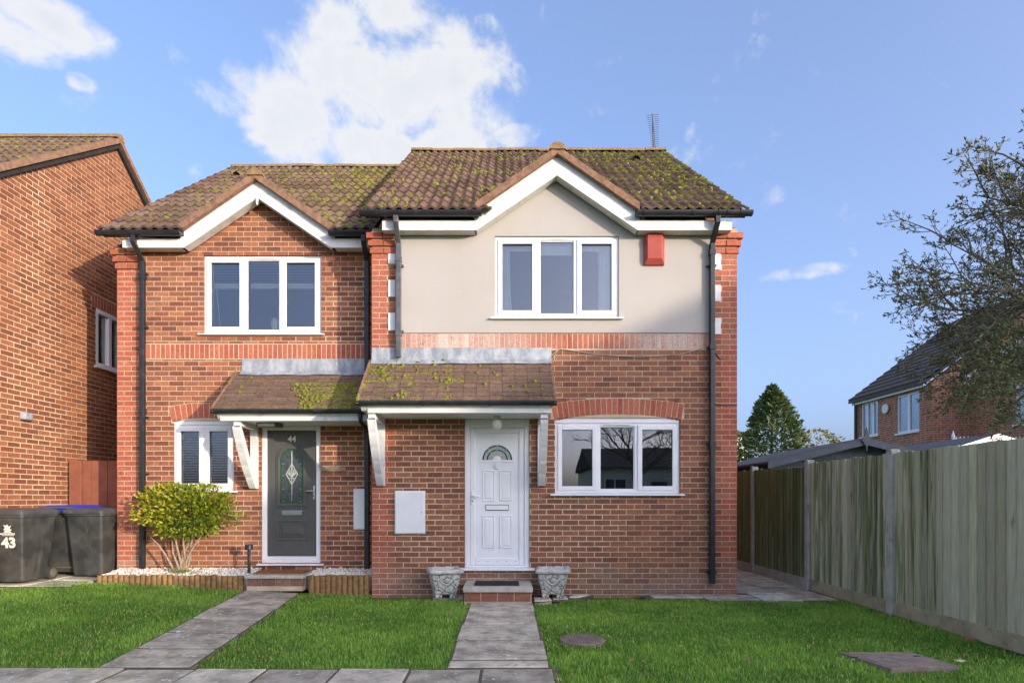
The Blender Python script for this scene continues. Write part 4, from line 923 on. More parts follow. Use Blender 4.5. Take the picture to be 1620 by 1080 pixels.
w3 = window(HL, YL, *wu2, [(.335, 'c'), (.33, 'f'), (.335, 'c')])
W3 = (wu2[1]-wu2[0]-.104)/3
for i in range(3):
    a = wu2[0]+.052+W3*i+.045; c = a+W3-.09
    for k in range(7): q = MB(); z = wu2[3]-.10-k*.042; q.add([(a, YL+.135, z), (c, YL+.135, z), (c, YL+.165, z+.010), (a, YL+.165, z+.010)], [(0, 1, 2, 3)]); q.build('blind_slat', 'blind_slat', w3)
    MB().box(a, c, YL+.13, YL+.17, wu2[3]-.455, wu2[3]-.375).build('blind_stack', 'blind_rail', w3)
    MB().box(a, c, YL+.125, YL+.175, wu2[3]-.06, wu2[3]-.03).build('blind_rail', 'blind_rail', w3)
q = MB(); q.tube([(wu2[0]+.13, YL+.14, wu2[3]-.47), (wu2[0]+.19, YL+.14, wu2[2]+.08)], .005, 5); q.build('blind_cord', 'blind_slat', w3)
w4 = window(HL, YL, *wl2, [(.5, 'c'), (.5, 'c')], vent=False, archtop=(A2[1]**2/(2*A2[3])+A2[3]/2, A2[2]+A2[3]-(A2[1]**2/(2*A2[3])+A2[3]/2), (wl2[1]-wl2[0])/2))
n = 22
for i in range(2):
    a = wl2[0]+.07+i*(wl2[1]-wl2[0]-.10)/2; c = a+(wl2[1]-wl2[0]-.14)/2
    for k in range(n):
        z = wl2[3]-.08-(wl2[3]-wl2[2]-.12)*k/n; q = MB(); q.add([(a, YL+.130, z-.013), (c, YL+.130, z-.013), (c, YL+.152, z), (a, YL+.152, z)], [(0, 1, 2, 3)]); q.build('blind_slat', 'blind_slat', w4)
vz = thing('vase', 'small white vase standing inside the upper left house window', 'vase', (lX(429), YL+.14, wu2[2]+.06))
q = MB(); zz = wu2[2]+.06; q.lathe([(.03, zz), (.035, zz+.01), (.06, zz+.08), (.066, zz+.12), (.05, zz+.19), (.038, zz+.2)], lX(429), YL+.15, 16); q.build('body', 'porcelain', vz, smooth=True)
MB().box(wu2[0]+.02, wu2[1]-.02, YL+.10, YL+.24, wu2[2]+.035, wu2[2]+.0598).build('window_board', 'white_plastic', w3)
def door_L():
    x0, x1, z0, z1 = dl2; y = YL+.03
    b = MB(); b.ring(x0, x1, z0, z1, .075, y, y+.09, .10); d = bevel(b.build('front_door', 'white_plastic', HL), .006)
    a, c, e, f = x0+.077, x1-.077, z0+.102, z1-.077
    yl = y+.022; MB().box(a, c, yl, yl+.04, e, f).build('door_leaf', 'grey_door', d)
    m = (a+c)/2; hw = .175; zb, zs = PZ(798, YL)+.02, PZ(728, YL)
    O = arch_poly(m, zb-.07, hw+.07, zs); I = arch_poly(m, zb, hw, zs); O2 = arch_poly(m, zb-.04, hw+.04, zs)
    bevel(ring_poly(MB(), O, O2, yl-.012, yl+.002).build('moulding', 'grey_door', d), .004); bevel(ring_poly(MB(), O2, I, yl-.026, yl+.002).build('moulding', 'grey_door', d), .006)
    q = MB(); q.add([(p[0], yl-.003, p[1]) for p in I], [tuple(range(len(I)))]); g = q.build('door_glass', 'leaded_glass', d)
    I2 = arch_poly(m, zb+.028, hw-.028, zs); ring_poly(MB(), arch_poly(m, zb+.003, hw-.003, zs), I2, yl-.006, yl-.003).build('green_border', 'green_glass', g)
    q = MB(); q.tube([(m, yl-.006, zb+.03), (m, yl-.006, zs+hw-.03)], .004, 6); q.build('glazing_bar', 'lead_came', g)
    for zz in (zb+.03, zb+.22, zb+.42, zb+.60): q = MB(); q.tube([(m-hw+.03, yl-.006, zz), (m-hw+.06, yl-.006, zz)], .004, 6); q.build('glazing_bar', 'lead_came', g); q = MB(); q.tube([(m+hw-.03, yl-.006, zz), (m+hw-.06, yl-.006, zz)], .004, 6); q.build('glazing_bar', 'lead_came', g)
    zc = (zb+zs)/2+.12; D = [(m, zc+.17), (m+.095, zc), (m, zc-.17), (m-.095, zc)]; D2 = [(m, zc+.14), (m+.075, zc), (m, zc-.14), (m-.075, zc)]
    ring_poly(MB(), D, D2, yl-.009, yl-.003).build('diamond', 'pale_glass', g)
    for s in (-1, 1):
        for (dx, dz) in ((.045, .075), (.06, .03), (.035, -.05)):
            q = MB(); q.add([(m, yl-.009, zc-.06), (m+s*dx, yl-.009, zc+dz-.03), (m+s*dx*1.05, yl-.009, zc+dz), (m+s*dx*.55, yl-.009, zc+dz-.005)], [(0, 1, 2, 3)]); q.build('bevelled_petal', 'pale_glass', g)
    z_a, z_b = PZ(855, YL), PZ(822, YL)+.0
    q = MB(); q.ring(m-.25, m+.25, z_a, z_b, .030, yl-.014, yl+.002); bevel(q.build('moulding', 'grey_door', d), .008); raised_panel(d, m-.18, m+.18, z_a+.06, z_b-.06, yl, 'grey_door')
    for (xx) in (a+.055, c-.055): MB().box(xx-.003, xx+.003, yl-.003, yl, e+.05, f-.05).build('groove_bead', 'grey_door', d)
    bevel(MB().box(m-.155, m+.155, yl-.016, yl, PZ(815, YL), PZ(807, YL)).build('letter_plate', 'chrome', d), .006)
    lever(d, c-.035, yl, PZ(776, YL), -1, 'chrome')
    me = text_mesh('44', .125, .003, .003); me.materials.append(M['print_white']); link('door_number', me, d, mw=Matrix.Translation((m, yl-.004, PZ(694, YL))) @ Matrix.Rotation(R(90), 4, 'X'))
    s = MB(); s.prism([(YL-.06, z0-.03), (YL-.06, z0-.01), (YL+.08, z0+.002), (YL+.08, z0-.03)], x0-.05, x1+.05, 'x'); bevel(s.build('door_sill', 'white_plastic', d), .004)
door_L()
roofL, ZRL = house_roof(HL, -5.93, -1.93, 8.66, 5.255, 12.90, (xa_L, 1.10, 6.075, 8.70), 13, 15,
    lambda p: .40+.20*smooth((p.x+4.2)/1.5)+.10*smooth((p.y-9.5)/3), lambda p: p.x > -5.7, 700)
gable_boards(HL, xa_L, 8.75, 6.02, 5.775, 5.04, (lX(207), xa_L-1.135), (xa_L+1.135, -1.95))
q = MB(); q.prism([(xa_L-.022, 5.80), (xa_L+.022, 5.80), (xa_L+.006, 5.665), (xa_L-.006, 5.665)], 8.735, 8.765); q.build('finial', 'white_paint', HL)
gutter(HL, -5.97, PX(286, 8.66), 8.665, 5.235, clips=[-5.5, -5.35, -4.85]); gutter(HL, PX(520, 8.66), -1.95, 8.665, 5.235, clips=[-2.5, -2.2])
downpipe(HL, lX(229), YL, 5.2, .27, 8.675, 'black_plastic', joints=(4.62, 2.62), clips=(4.7, 3.9, 2.55, 1.7)); downpipe(HL, lX(582)+.0, YL, 5.2, .10, 8.675, 'black_plastic', joints=(4.4, 2.4))
canL = canopy(HL, -4.06, -1.945, YL, 2.575, 3.235, 2.445, 8.20, (-3.99, -1.93), (-3.775,), lambda p: .72+.1*mn.noise(p*1.3) if p.x > -3.0 and p.z < 3.05 else .40, (-4.08, -1.93),
              lambda p: -3.1 < p.x and p.z < 3.0 or random.random() < .04, 150, (-3.97, -1.90, 3.448))
q = MB(); q.tube([(-2.02, 8.24, 2.53), (-2.02, 8.27, 2.42), (-1.99, 8.55, 2.33), (-1.99, 8.86, 2.28)], .03, 8); q.build('porch_outlet', 'black_plastic', HL, smooth=True)
vent_tile(roofL, PX(382, 12.2), 12.0, 5.255+(12.0-8.66)*math.tan(PITCH))
meter_box(lX(560), lX(585), lZ(837), lZ(773), YL, 'white meter cupboard beside the black downpipe right of the grey door', False)
lt = thing('porch_light', 'flat grey bulkhead light fixed under the porch above the grey door', 'lamp', (lX(439), 8.7, 2.42))
bevel(MB().box(lX(421), lX(457), 8.58, 8.74, 2.385, 2.444).build('housing', 'grey_plastic', lt), .012); bevel(MB().box(lX(424), lX(450), 8.565, 8.60, 2.395, 2.432).build('lens', 'porcelain', lt), .01)
dw = thing('wall_plaque', 'driftwood plaque hung on the brick wall right of the grey door', 'plaque', (lX(530), YL, lZ(741)))
q = MB(); xs_ = [lX(508)+(lX(548)-lX(508))*i/10 for i in range(11)]; top = [lZ(739)+.012*math.sin(i*1.3)+.02*math.sin(math.pi*i/10) for i in range(11)]; bot = [lZ(744)-.018*math.sin(math.pi*i/10)+.006*math.sin(i*2.1) for i in range(11)]
pts = list(zip(xs_, bot))+list(zip(xs_, top))[::-1]; q.prism(pts, YL-.022, YL-.002); bevel(q.build('board', 'driftwood', dw), .006)
q = MB(); q.tube([(lX(508), YL-.01, lZ(741)), (lX(505), YL-.012, lZ(737)), (lX(506), YL-.01, lZ(733))], .006, 6); q.build('hook', 'cable', dw)

# ---------------- neighbour on the left, gable end towards us
XN = -7.03
HN = thing('house', 'neighbouring brick house at the left edge with its gable end in sun', 'house', (XN-2, 10.71, 0))
def limN(z):
    if z < 4.95: return 7.0, 14.4
    h = (7.70-z)/.755; return (10.71-h, 10.71+h) if h > .05 else (None, None)
nwin = (10.19, 10.95, 3.62, 4.62)
b = MB(); e = .004
for (a, c, d, f) in ((7.0, nwin[0]-e, -.1, 4.95), (nwin[1]+e, 14.4, -.1, 4.95), (nwin[0]-e, nwin[1]+e, -.1, nwin[2]-e), (nwin[0]-e, nwin[1]+e, nwin[3]+e, 4.95)): b.box(XN-.25, XN-.003, a, c, d, f)
b.prism([(7.0, 4.95), (14.4, 4.95), (10.71, 7.72)], XN-.25, XN-.003, 'x'); wallN = b.build('wall', 'mortar', HN)
def colN(u, z, k):
    if nwin[3] < z < nwin[3]+.22 and nwin[0]-.1 < u < nwin[1]+.1: return None
    return tuple(v*.82 for v in blend(tone(MIX), (.38, .15, .06), .35))
brickwork(wallN, XN, 'right', 7.6, 13.2, .06, 7.72, [nwin, (nwin[0]-.1, nwin[1]+.1, nwin[3], nwin[3]+.225)], colN, limit=lambda z: (lambda r: (max(7.6, r[0]), min(13.2, r[1])) if r[0] is not None else r)(limN(z)), near=lambda u, z: (abs(u-8.9)*1.0+abs(z-3)*.12 if u > 8.3 else 9))
y = nwin[0]-.09
while y < nwin[1]+.09:
    o = link('soldier_brick', SOLDIER, wallN, mw=Matrix.Translation((XN, y+.03, nwin[3]+.112)) @ Matrix.Rotation(R(90), 4, 'Z')); o.color = (*blend(tone(RED), (.2, .07, .05), .4), 1); y += .0735
b = MB(); b.box(XN-7, XN-.26, 7.0, 7.2, -.1, 4.95); b.box(XN-7, XN-.26, 14.2, 14.4, -.1, 4.95); b.build('front_wall', 'brick_courses_x', HN)
# its window, seen edge-on
q = MB(); fw = .075
for (a, c, d, f) in ((nwin[0], nwin[0]+fw, nwin[2], nwin[3]), (nwin[1]-fw, nwin[1], nwin[2], nwin[3]), (nwin[0]+fw, nwin[1]-fw, nwin[3]-fw, nwin[3]), (nwin[0]+fw, nwin[1]-fw, nwin[2], nwin[2]+fw), ((nwin[0]+nwin[1])/2-.04, (nwin[0]+nwin[1])/2+.04, nwin[2]+fw, nwin[3]-fw)): q.box(XN-.09, XN-.004, a, c, d, f)
wN = bevel(q.build('window', 'white_plastic', HN), .004)
for (a, c) in ((nwin[0]+fw, (nwin[0]+nwin[1])/2-.04), ((nwin[0]+nwin[1])/2+.04, nwin[1]-fw)): MB().box(XN-.075, XN-.068, a, c, nwin[2]+fw, nwin[3]-fw).build('pane', 'window_glass', wN)
bevel(MB().box(XN-.05, XN+.05, nwin[0]-.05, nwin[1]+.05, nwin[2]-.03, nwin[2]-.001).build('sill', 'white_plastic', wN), .004)
q = MB(); q.add([(XN-.26, nwin[0]-.5, 3), (XN-.26, nwin[1]+.5, 3), (XN-2, nwin[1]+.5, 3), (XN-2, nwin[0]-.5, 3), (XN-.26, nwin[0]-.5, 5), (XN-.26, nwin[1]+.5, 5), (XN-2, nwin[1]+.5, 5), (XN-2, nwin[0]-.5, 5)], [(0, 1, 2, 3), (4, 7, 6, 5), (1, 5, 6, 2), (2, 6, 7, 3), (0, 3, 7, 4)]); q.build('room', 'room_wall', HN)
# its roof
pN = math.atan(.755); Ye, Ze = 6.75, 7.80-(10.71-6.75)*.755; LN = (10.71-Ye)/math.cos(pN)
q = MB(); q.prism([(Ye, Ze-.01), (10.71, 7.80-.03), (14.67, Ze-.01), (14.67, Ze-.12), (10.71, 7.80-.15), (Ye, Ze-.12)], XN-7, XN+.06, 'x'); roofN = q.build('roof', 'roof_underlay', HN)
Vn = Vector((0, math.cos(pN), math.sin(pN))); Nn = Vector((0, -math.sin(pN), math.cos(pN)))
nrow = 14; gN = LN/nrow; mN = profile_tile(.30, gN+.06).mesh('roof_tile', 'roof_tile')
lay_tiles(roofN, mN, Vector((XN+.08-.3*12, Ye, Ze)), Vector((1, 0, 0)), Vn, Nn, 12, nrow, .30, gN, keep=lambda p: p.y > 7.9, moss=lambda p: .48+.1*smooth((p.y-9)/1.5))
moss_clumps(roofN, Vector((XN-3.4, Ye, Ze)), Vector((1, 0, 0)), Vn, Nn, 3.3, LN, 200, lambda p: p.y > 8)
for s in (-1, 1):
    q = MB(); ye2 = 10.71+s*3.98
    q.prism([(10.71, 7.80-.05), (ye2, Ze-.05), (ye2, Ze+.05), (10.71, 7.80+.05)], XN+.02, XN+.095, 'x'); q.build('verge', 'verge_mortar', roofN)
    q = MB(); q.prism([(10.71, 7.80-.135), (ye2, Ze-.135), (ye2, Ze-.055), (10.71, 7.80-.055)], XN+.0, XN+.04, 'x'); q.build('verge_trim', 'black_plastic', roofN)
for k in range(9):
    A, B = XN+.10-k*.45, XN+.10-(k+.98)*.45; q = MB(); arc = [math.pi*i/10 for i in range(11)]
    l1 = [(A, 10.71+.11*math.cos(t), 7.80+.0+.10*math.sin(t)) for t in arc]; l2 = [(B, p[1], p[2]) for p in l1]; q.strip(l1, l2); q.add(l1, [tuple(range(11))]); q.build('ridge_tile', 'ridge_lichen', roofN)
P0 = Vector((-8.5, 9.95, 7.80-.76*.755)); V_s, N_s = V_, N_; V_, N_ = Vn, Nn; vent_tile(roofN, *P0, .08); V_, N_ = V_s, N_s
vt = MB(); yv = 8.66; vt.box(XN+.0, XN+.09, yv-.08, yv+.08, 2.49, 2.60); bevel(vt.build('wall_vent', 'lead', HN), .02)

# ---------------- gate between the houses
gt = thing('garden_gate', 'red-brown close boarded gate in the gap beside the left-hand house', 'gate', (-6.45, 9.54, .2))
bevel(MB().box(-6.985, -6.80, 9.50, 9.60, .15, 1.96).build('post', 'gate_wood', gt), .006)
for k in range(7): q = MB(); a = -6.795+k*.133; q.box(a, a+.129, 9.545+.006*(k % 2), 9.575, .18, 1.955); bevel(q.build('gate_board', 'gate_wood', gt), .003)
# ================================================================ doorsteps, mats, planters
st = thing('doorstep', 'pale concrete doorstep on brick riser at the white door', 'step', (-.1, 7.95, 0))
bevel(MB().box(-.555, .352, 7.68, YR-.004, .135, .20).build('tread', 'step_concrete', st), .010)
for k in range(4): q = MB(); a = -.535+k*.2175; q.box(a, a+.205, 7.715, 7.79, .012, .128); q = q.build('brick', 'brick_piece', st); q.color = (*blend(tone(MIX), (.27, .14, .10), .5), 1)
MB().box(-.54, .335, 7.722, YR-.01, -.03, .134).build('riser', 'mortar', st)
m1 = thing('doormat', 'dark ribbed rubber doormat on the step of the white door', 'doormat', (-.12, 8.0, .2))
bevel(MB().box(-.42, .18, 7.83, 8.20, .201, .212).build('backing', 'mat_rubber', m1), .004)
for k in range(18): q = MB(); yy = 7.845+k*.0195; q.box(-.41, .17, yy, yy+.010, .212, .218); q.build('rib', 'mat_rubber', m1)
zL = ground(-3.25, 8.3)
s2 = thing('doorstep', 'grey concrete doorstep with brick riser at the grey door', 'step', (-3.2, 8.6, zL))
bevel(MB().box(-3.66, -2.84, 8.32, YL-.004, .225, .272).build('tread', 'step_concrete', s2), .008)
for k in range(4): q = MB(); a = -3.63+k*.2; q.box(a, a+.19, 8.345, 8.4, .12, .218); q = q.build('brick', 'brick_piece', s2); q.color = (*blend(tone(MIX), (.25, .16, .13), .6), 1)
MB().box(-3.64, -2.86, 8.352, YL-.01, .05, .224).build('riser', 'mortar', s2)
m2 = thing('doormat', 'rust-brown coir doormat on the step of the grey door', 'doormat', (-3.2, 8.66, .27))
q = MB(); n = 22
A = [(-3.60+.72*i/n, 8.46+random.uniform(-.004, .004), .2725) for i in range(n+1)]; B = [(p[0], 8.86, .2725) for p in A]; A2_ = [(p[0], p[1], .292) for p in A]; B2_ = [(p[0], p[1], .292) for p in B]
q.strip(A2_, B2_); q.strip(A, A2_); q.build('coir_pile', 'mat_coir', m2)

def planter(loc, rot, label):
    t = thing('planter', label, 'planter', loc, group='stone planters either side of the white door', rotz=rot)
    b = MB(); a0, a1, h0, h1 = .145, .195, .055, .335
    V = [(-a0, -a0, h0), (a0, -a0, h0), (a0, a0, h0), (-a0, a0, h0), (-a1, -a1, h1), (a1, -a1, h1), (a1, a1, h1), (-a1, a1, h1), (-a1+.03, -a1+.03, h1), (a1-.03, -a1+.03, h1), (a1-.03, a1-.03, h1), (-a1+.03, a1-.03, h1)]
    b.add(V, [(0, 3, 2, 1)]+[(i, (i+1) % 4, 4+(i+1) % 4, 4+i) for i in range(4)]+[(4+i, 4+(i+1) % 4, 8+(i+1) % 4, 8+i) for i in range(4)])
    o = b.build('bowl', 'stone_planter'); local(o, t); bevel(o, .018, 3)
    b = MB(); r0, r1, z0, z1 = .225, .195, .335, .395; n = 10
    def sq(r, z, w=0):
        out = []
        for s in range(4):
            for i in range(n):
                u = -1+2*i/n; x, y = ((u, -1), (1, u), (-u, 1), (-1, -u))[s]; k = r+w*math.sin(i*2.2+s); out.append((x*k, y*k, z+(.006*math.sin(i*1.7+s) if w else 0)))
        return out
    L = [sq(r1, z0-.002), sq(r0, z0+.008, .006), sq(r0, z1-.012, .006), sq(r0-.02, z1, .003), sq(r0-.06, z1), sq(r0-.07, z0+.02)]; m = 4*n
    b.add([p for l in L for p in l], [(j*m+i, j*m+(i+1) % m, (j+1)*m+(i+1) % m, (j+1)*m+i) for j in range(len(L)-1) for i in range(m)])
    local(b.build('rim', 'stone_rim', smooth=True), t)
    b = MB(); b.add([(-.17, -.17, .345), (.17, -.17, .345), (.17, .17, .345), (-.17, .17, .345)], [(0, 1, 2, 3)]); local(b.build('compost', 'soil'), t)
    for sx in (-1, 1):
        for sy in (-1, 1):
            b = MB(); x0, y0 = sx*.098, sy*.098; b.box(x0-.046, x0+.046, y0-.046, y0+.046, 0, .06); o = b.build('foot', 'stone_planter'); local(o, t); bevel(o, .012)
    # swags in relief on each face
    for k in range(4):
        b = MB(); pts = []
        for i in range(9): u = -.11+.22*i/8; zz = .29-.10*math.sin(math.pi*i/8); f = a0+(a1-a0)*(zz-h0)/(h1-h0); pts.append((u, -f-.002, zz))
        b.tube(pts, [.006+.008*math.sin(math.pi*i/8) for i in range(9)], 6); b.tube([(-.115, -a1+.004, .31), (-.10, -a0-.012, .12)], .008, 6); b.tube([(.115, -a1+.004, .31), (.10, -a0-.012, .12)], .008, 6)
        o = b.build('relief', 'stone_rim', smooth=True); local(o, t); o.rotation_euler = (0, 0, k*math.pi/2)
    return t
planter((-.835, 8.11, .004), R(14), 'grey stone planter to the left of the white door step')
planter((.645, 8.11, .008), R(-6), 'grey stone planter to the right of the white door step')

# ================================================================ gravel beds with log edging
def log_edge(x0, x1, y, z, label, n, turn=None):
    t = thing('log_edging', label, 'edging', ((x0+x1)/2, y, z)); w = (x1-x0)/n
    for k in range(n):
        xx = x0+w*(k+.5); h = .135+random.uniform(-.01, .008); q = MB(); r = w*.52; zz = ground(xx, y)
        q.lathe([(r, zz-.05), (r, .125+h-.008), (r*.9, .125+h)], xx, y+random.uniform(-.006, .006), 10); q.build('log', 'log_wood', t, smooth=False)
    return t
log_edge(-5.80, -3.72, 8.44, .1, 'half-log timber edging of the gravel bed under the shrub', 27)
log_edge(-2.80, -1.94, 8.46, .1, 'half-log timber edging of the gravel bed right of the grey door', 11)
def gravel(x0, x1, y0, y1, z, n, label):
    b = MB(); b.cur = (.45, .41, .33); b.prism([(y0, z-.2), (y0, z), (y1, z+.06), (y1, z-.2)], x0, x1, 'x'); PH = (1+5**.5)/2
    for k in range(n):
        x, y = random.uniform(x0, x1), random.uniform(y0, y1); r = random.uniform(.009, .021); v = random.uniform(.55, .9); b.cur = (v, v*random.uniform(.9, .98), v*random.uniform(.72, .92))
        zz = z+.06*(y-y0)/(y1-y0)+r*random.uniform(-.1, .7); m = 6; ph = random.random()*6; el = random.uniform(.6, 1)
        vs = [(x, y, zz+r*.75)]+[(x+r*math.cos(ph+i*math.pi/3), y+r*el*math.sin(ph+i*math.pi/3), zz+r*random.uniform(.0, .3)) for i in range(m)]+[(x, y, zz-r*.6)]
        b.add(vs, [(0, 1+i, 1+(i+1) % m) for i in range(m)]+[(7, 1+(i+1) % m, 1+i) for i in range(m)])
    o = b.build('gravel', 'pebble_white', kind='stuff', smooth=True); o['label'] = label; o['category'] = 'gravel'
gravel(-5.80, -3.68, 8.47, YL-.01, .235, 2600, 'white pebbles in the bed under the shrub'); gravel(-2.83, -1.93, 8.49, YL-.01, .235, 1200, 'white pebbles in the bed right of the grey door')
bl = thing('bollard_light', 'short black garden post light left of the grey door', 'lamp', (lX(394), 8.66, .24))
x_ = PX(394, 8.66); q = MB(); q.lathe([(.022, .235), (.022, .60)], x_, 8.66, 12); q.build('post', 'black_plastic', bl, smooth=False); q = MB(); q.lathe([(.05, .60), (.056, .61), (.056, .67), (.05, .68)], x_, 8.66, 16); q.build('head', 'black_plastic', bl)

# ================================================================ shrub
def leaf_cloud(b, pts, size, cols, lay=.5, narrow=.42):
    """pts: (position, outward direction); each leaf is a folded blade of four triangles"""
    for p, d in pts:
        s = size*random.uniform(.6, 1.25); d = (d+Vector((random.gauss(0, .55), random.gauss(0, .55), random.gauss(0, .55)))).normalized()
        sd = d.cross(Vector((random.gauss(0, 1), random.gauss(0, 1), random.gauss(0, 1)))).normalized(); up = d.cross(sd)
        b.cur = cols(p); w = s*narrow
        b.add([p, p+d*s*.45+sd*w*.5+up*s*.07, p+d*s, p+d*s*.45-sd*w*.5+up*s*.07, p+d*s*.5], [(0, 1, 4), (1, 2, 4), (2, 3, 4), (3, 0, 4)])
sh = thing('shrub', 'yellow-green leafy shrub on bare stems in front of the left-hand house', 'shrub', (-4.68, 8.68, .24))
base = Vector((-4.72, 8.68, .2)); tips = [(-5.15, 8.60, .80), (-4.95, 8.72, .95), (-4.72, 8.60, 1.05), (-4.52, 8.66, 1.2), (-4.33, 8.62, .9), (-4.5, 8.75, .95), (-4.85, 8.6, 1.1)]
for k, tp in enumerate(tips):
    tp = Vector(tp); q = MB(); b0 = base+Vector((random.uniform(-.10, .10), random.uniform(-.04, .04), 0)); md = b0.lerp(tp, .5)+Vector((random.uniform(-.04, .04), 0, random.uniform(-.03, .05)))
    q.tube([b0, b0.lerp(md, .5)+Vector((random.uniform(-.015, .015), 0, 0)), md, md.lerp(tp, .5)+Vector((random.uniform(-.03, .03), 0, .02)), tp], [.020, .017, .014, .011, .006], 7); q.build('stem', 'bark_shrub', sh, smooth=True)
b = MB(); pts = []; cx, cz = -4.70, 1.17
while len(pts) < 3400:
    u, v, w = random.uniform(-1, 1), random.uniform(-1, 1), random.uniform(-1, 1); p = Vector((u, v, w)); r = p.length
    if r > 1 or r < .45*random.random()**.4: continue
    lump = 1+.24*mn.noise(Vector((u*2.2, v*2.2, w*2.2+3)))+.14*mn.noise(p*5)
    hx, hz = .74, (.40 if w > 0 else .40)
    if w > 0: z_ = cz+min(w*hz*1.15, .34+.05*mn.noise(Vector((u*4, 0, 7))))
    else: z_ = cz+w*hz
    if abs(u) > .62 and w < -.45-.2*(1-abs(u)): continue
    pos = Vector((cx+u*hx*lump+.02, 8.63+v*.27*lump, z_+.03*mn.noise(Vector((u*5, v*5, 1)))))
    if pos.y > 8.92: continue
    pts.append((pos, (p+Vector((0, -.25, .35))).normalized()))
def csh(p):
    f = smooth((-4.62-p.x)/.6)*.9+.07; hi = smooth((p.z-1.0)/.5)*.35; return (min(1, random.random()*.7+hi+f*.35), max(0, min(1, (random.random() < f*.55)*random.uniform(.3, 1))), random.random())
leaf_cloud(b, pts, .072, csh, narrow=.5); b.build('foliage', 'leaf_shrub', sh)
b = MB(); pts = [(Vector((base.x+random.gauss(0, .12), 8.62+random.gauss(0, .05), .25+abs(random.gauss(0, .03)))), Vector((random.gauss(0, .4), -.3, .7)).normalized()) for _ in range(90)]; leaf_cloud(b, pts, .045, lambda p: (random.random(), 0, random.random())); b.build('low_foliage', 'leaf_shrub', sh)

# ================================================================ bins
def wheelie_bin(loc, rot, label, lid_mat='bin_lid', number=False):
    """240-litre bin: front towards local -Y, wheels at the back"""
    t = thing('wheeled_bin', label, 'bin', loc, group='wheeled bins beside the left-hand house', rotz=rot)
    b = MB()
    def rr(hx, hy0, hy1, z, c=.04):
        P = []
        for (sx, y, a0) in ((1, hy0, -90), (1, hy1, 0), (-1, hy1, 90), (-1, hy0, 180)):
            for k in range(4):
                a = R(a0+30*k); P.append((sx*(hx-c)+c*math.cos(a), y+(c if y == hy0 else -c)+c*math.sin(a), z))
        return P
    L = [rr(.215, -.24, .20, .03), rr(.222, -.25, .21, .06), rr(.272, -.325, .315, .90), rr(.276, -.33, .32, .905), rr(.290, -.345, .335, .91), rr(.290, -.345, .335, .955)]; m = 16
    b.add([p for l in L for p in l], [tuple(range(m))[::-1]]+[(j*m+i, j*m+(i+1) % m, (j+1)*m+(i+1) % m, (j+1)*m+i) for j in range(len(L)-1) for i in range(m)])
    local(b.build('body', 'bin_plastic'), t)
    b = MB(); L = [rr(.300, -.365, .345, .945), rr(.302, -.367, .347, .985), rr(.285, -.345, .335, 1.005), rr(.20, -.22, .25, 1.03)]
    b.add([p for l in L for p in l], [tuple(range((len(L)-1)*m, len(L)*m))]+[(j*m+i, j*m+(i+1) % m, (j+1)*m+(i+1) % m, (j+1)*m+i) for j in range(len(L)-1) for i in range(m)])
    local(b.build('lid', lid_mat), t)
    b = MB(); b.tube([(-.24, .36, .99), (.24, .36, .99)], .016, 8); b.box(-.25, -.21, .31, .37, .95, 1.0); b.box(.21, .25, .31, .37, .95, 1.0); local(b.build('handle', 'bin_lid'), t)
    for s in (-1, 1):
        b = MB(); b.tube([(s*.225, .235, .10), (s*.275, .235, .10)], .10, 20); w = b.build('wheel', 'bin_plastic'); local(w, t)
        b = MB(); b.tube([(s*.2755, .235, .10), (s*.282, .235, .10)], .062, 16); h = b.build('hub', 'bin_wheel'); h.parent = w
    b = MB(); b.tube([(-.26, .235, .10), (.26, .235, .10)], .012, 8); local(b.build('axle', 'bin_wheel'), t)
    if number:
        tilt = math.atan2(.075, .84)
        def put(name, me, x, z): o = bpy.data.objects.new(name, me); COL.objects.link(o); o.parent = t; o.matrix_basis = Matrix.Translation((x, -.25-.075*(z-.06)/.84-.003, z)) @ Matrix.Rotation(R(90)+tilt, 4, 'X')
        me = text_mesh('43', .19, .001, .008); me.materials.append(M['print_white']); put('number', me, .075, .56)
        # pale printed emblem with two short lines of print under it, too small to read in the photograph
        b = MB(); P = [(-.055, -.05), (.055, -.05), (.035, -.03), (.06, -.012), (.03, .0), (.055, .045), (.018, .03), (.006, .062), (-.012, .045), (-.05, .052), (-.03, .012), (-.055, -.01), (-.028, -.022)]
        b.add([(x, y, .001) for x, y in P], [tuple(range(len(P)))]); put('emblem', b.mesh('emblem', 'print_white'), .07, .755)
        for (zz, hw, hh) in ((.688, .10, .011), (.666, .075, .005)):
            b = MB()
            x = -hw
            while x < hw: w_ = random.uniform(.010, .02); b.add([(x, -hh, .001), (x+w_, -hh, .001), (x+w_, hh*random.uniform(.4, 1), .001), (x, hh, .001)], [(0, 1, 2, 3)]); x += w_+.004
            put('printed_line', b.mesh('printed_line', 'print_white'), .07, zz)
    return t
gz = lambda x, y: ground(x, y)+.004
wheelie_bin((-6.80, 8.33, gz(-7.0, 8.3)), R(1), 'black wheeled bin marked with house number 43 at the left edge', number=True)
wheelie_bin((-6.62, 9.10, gz(-6.9, 9.0)+.035), R(182), 'black recycling bin with bright blue lid behind the other bins', 'bin_lid_blue')
wheelie_bin((-6.17, 9.02, gz(-6.1, 9.0)), R(-2), 'grey-lidded black bin nearest the corner of the left-hand house')

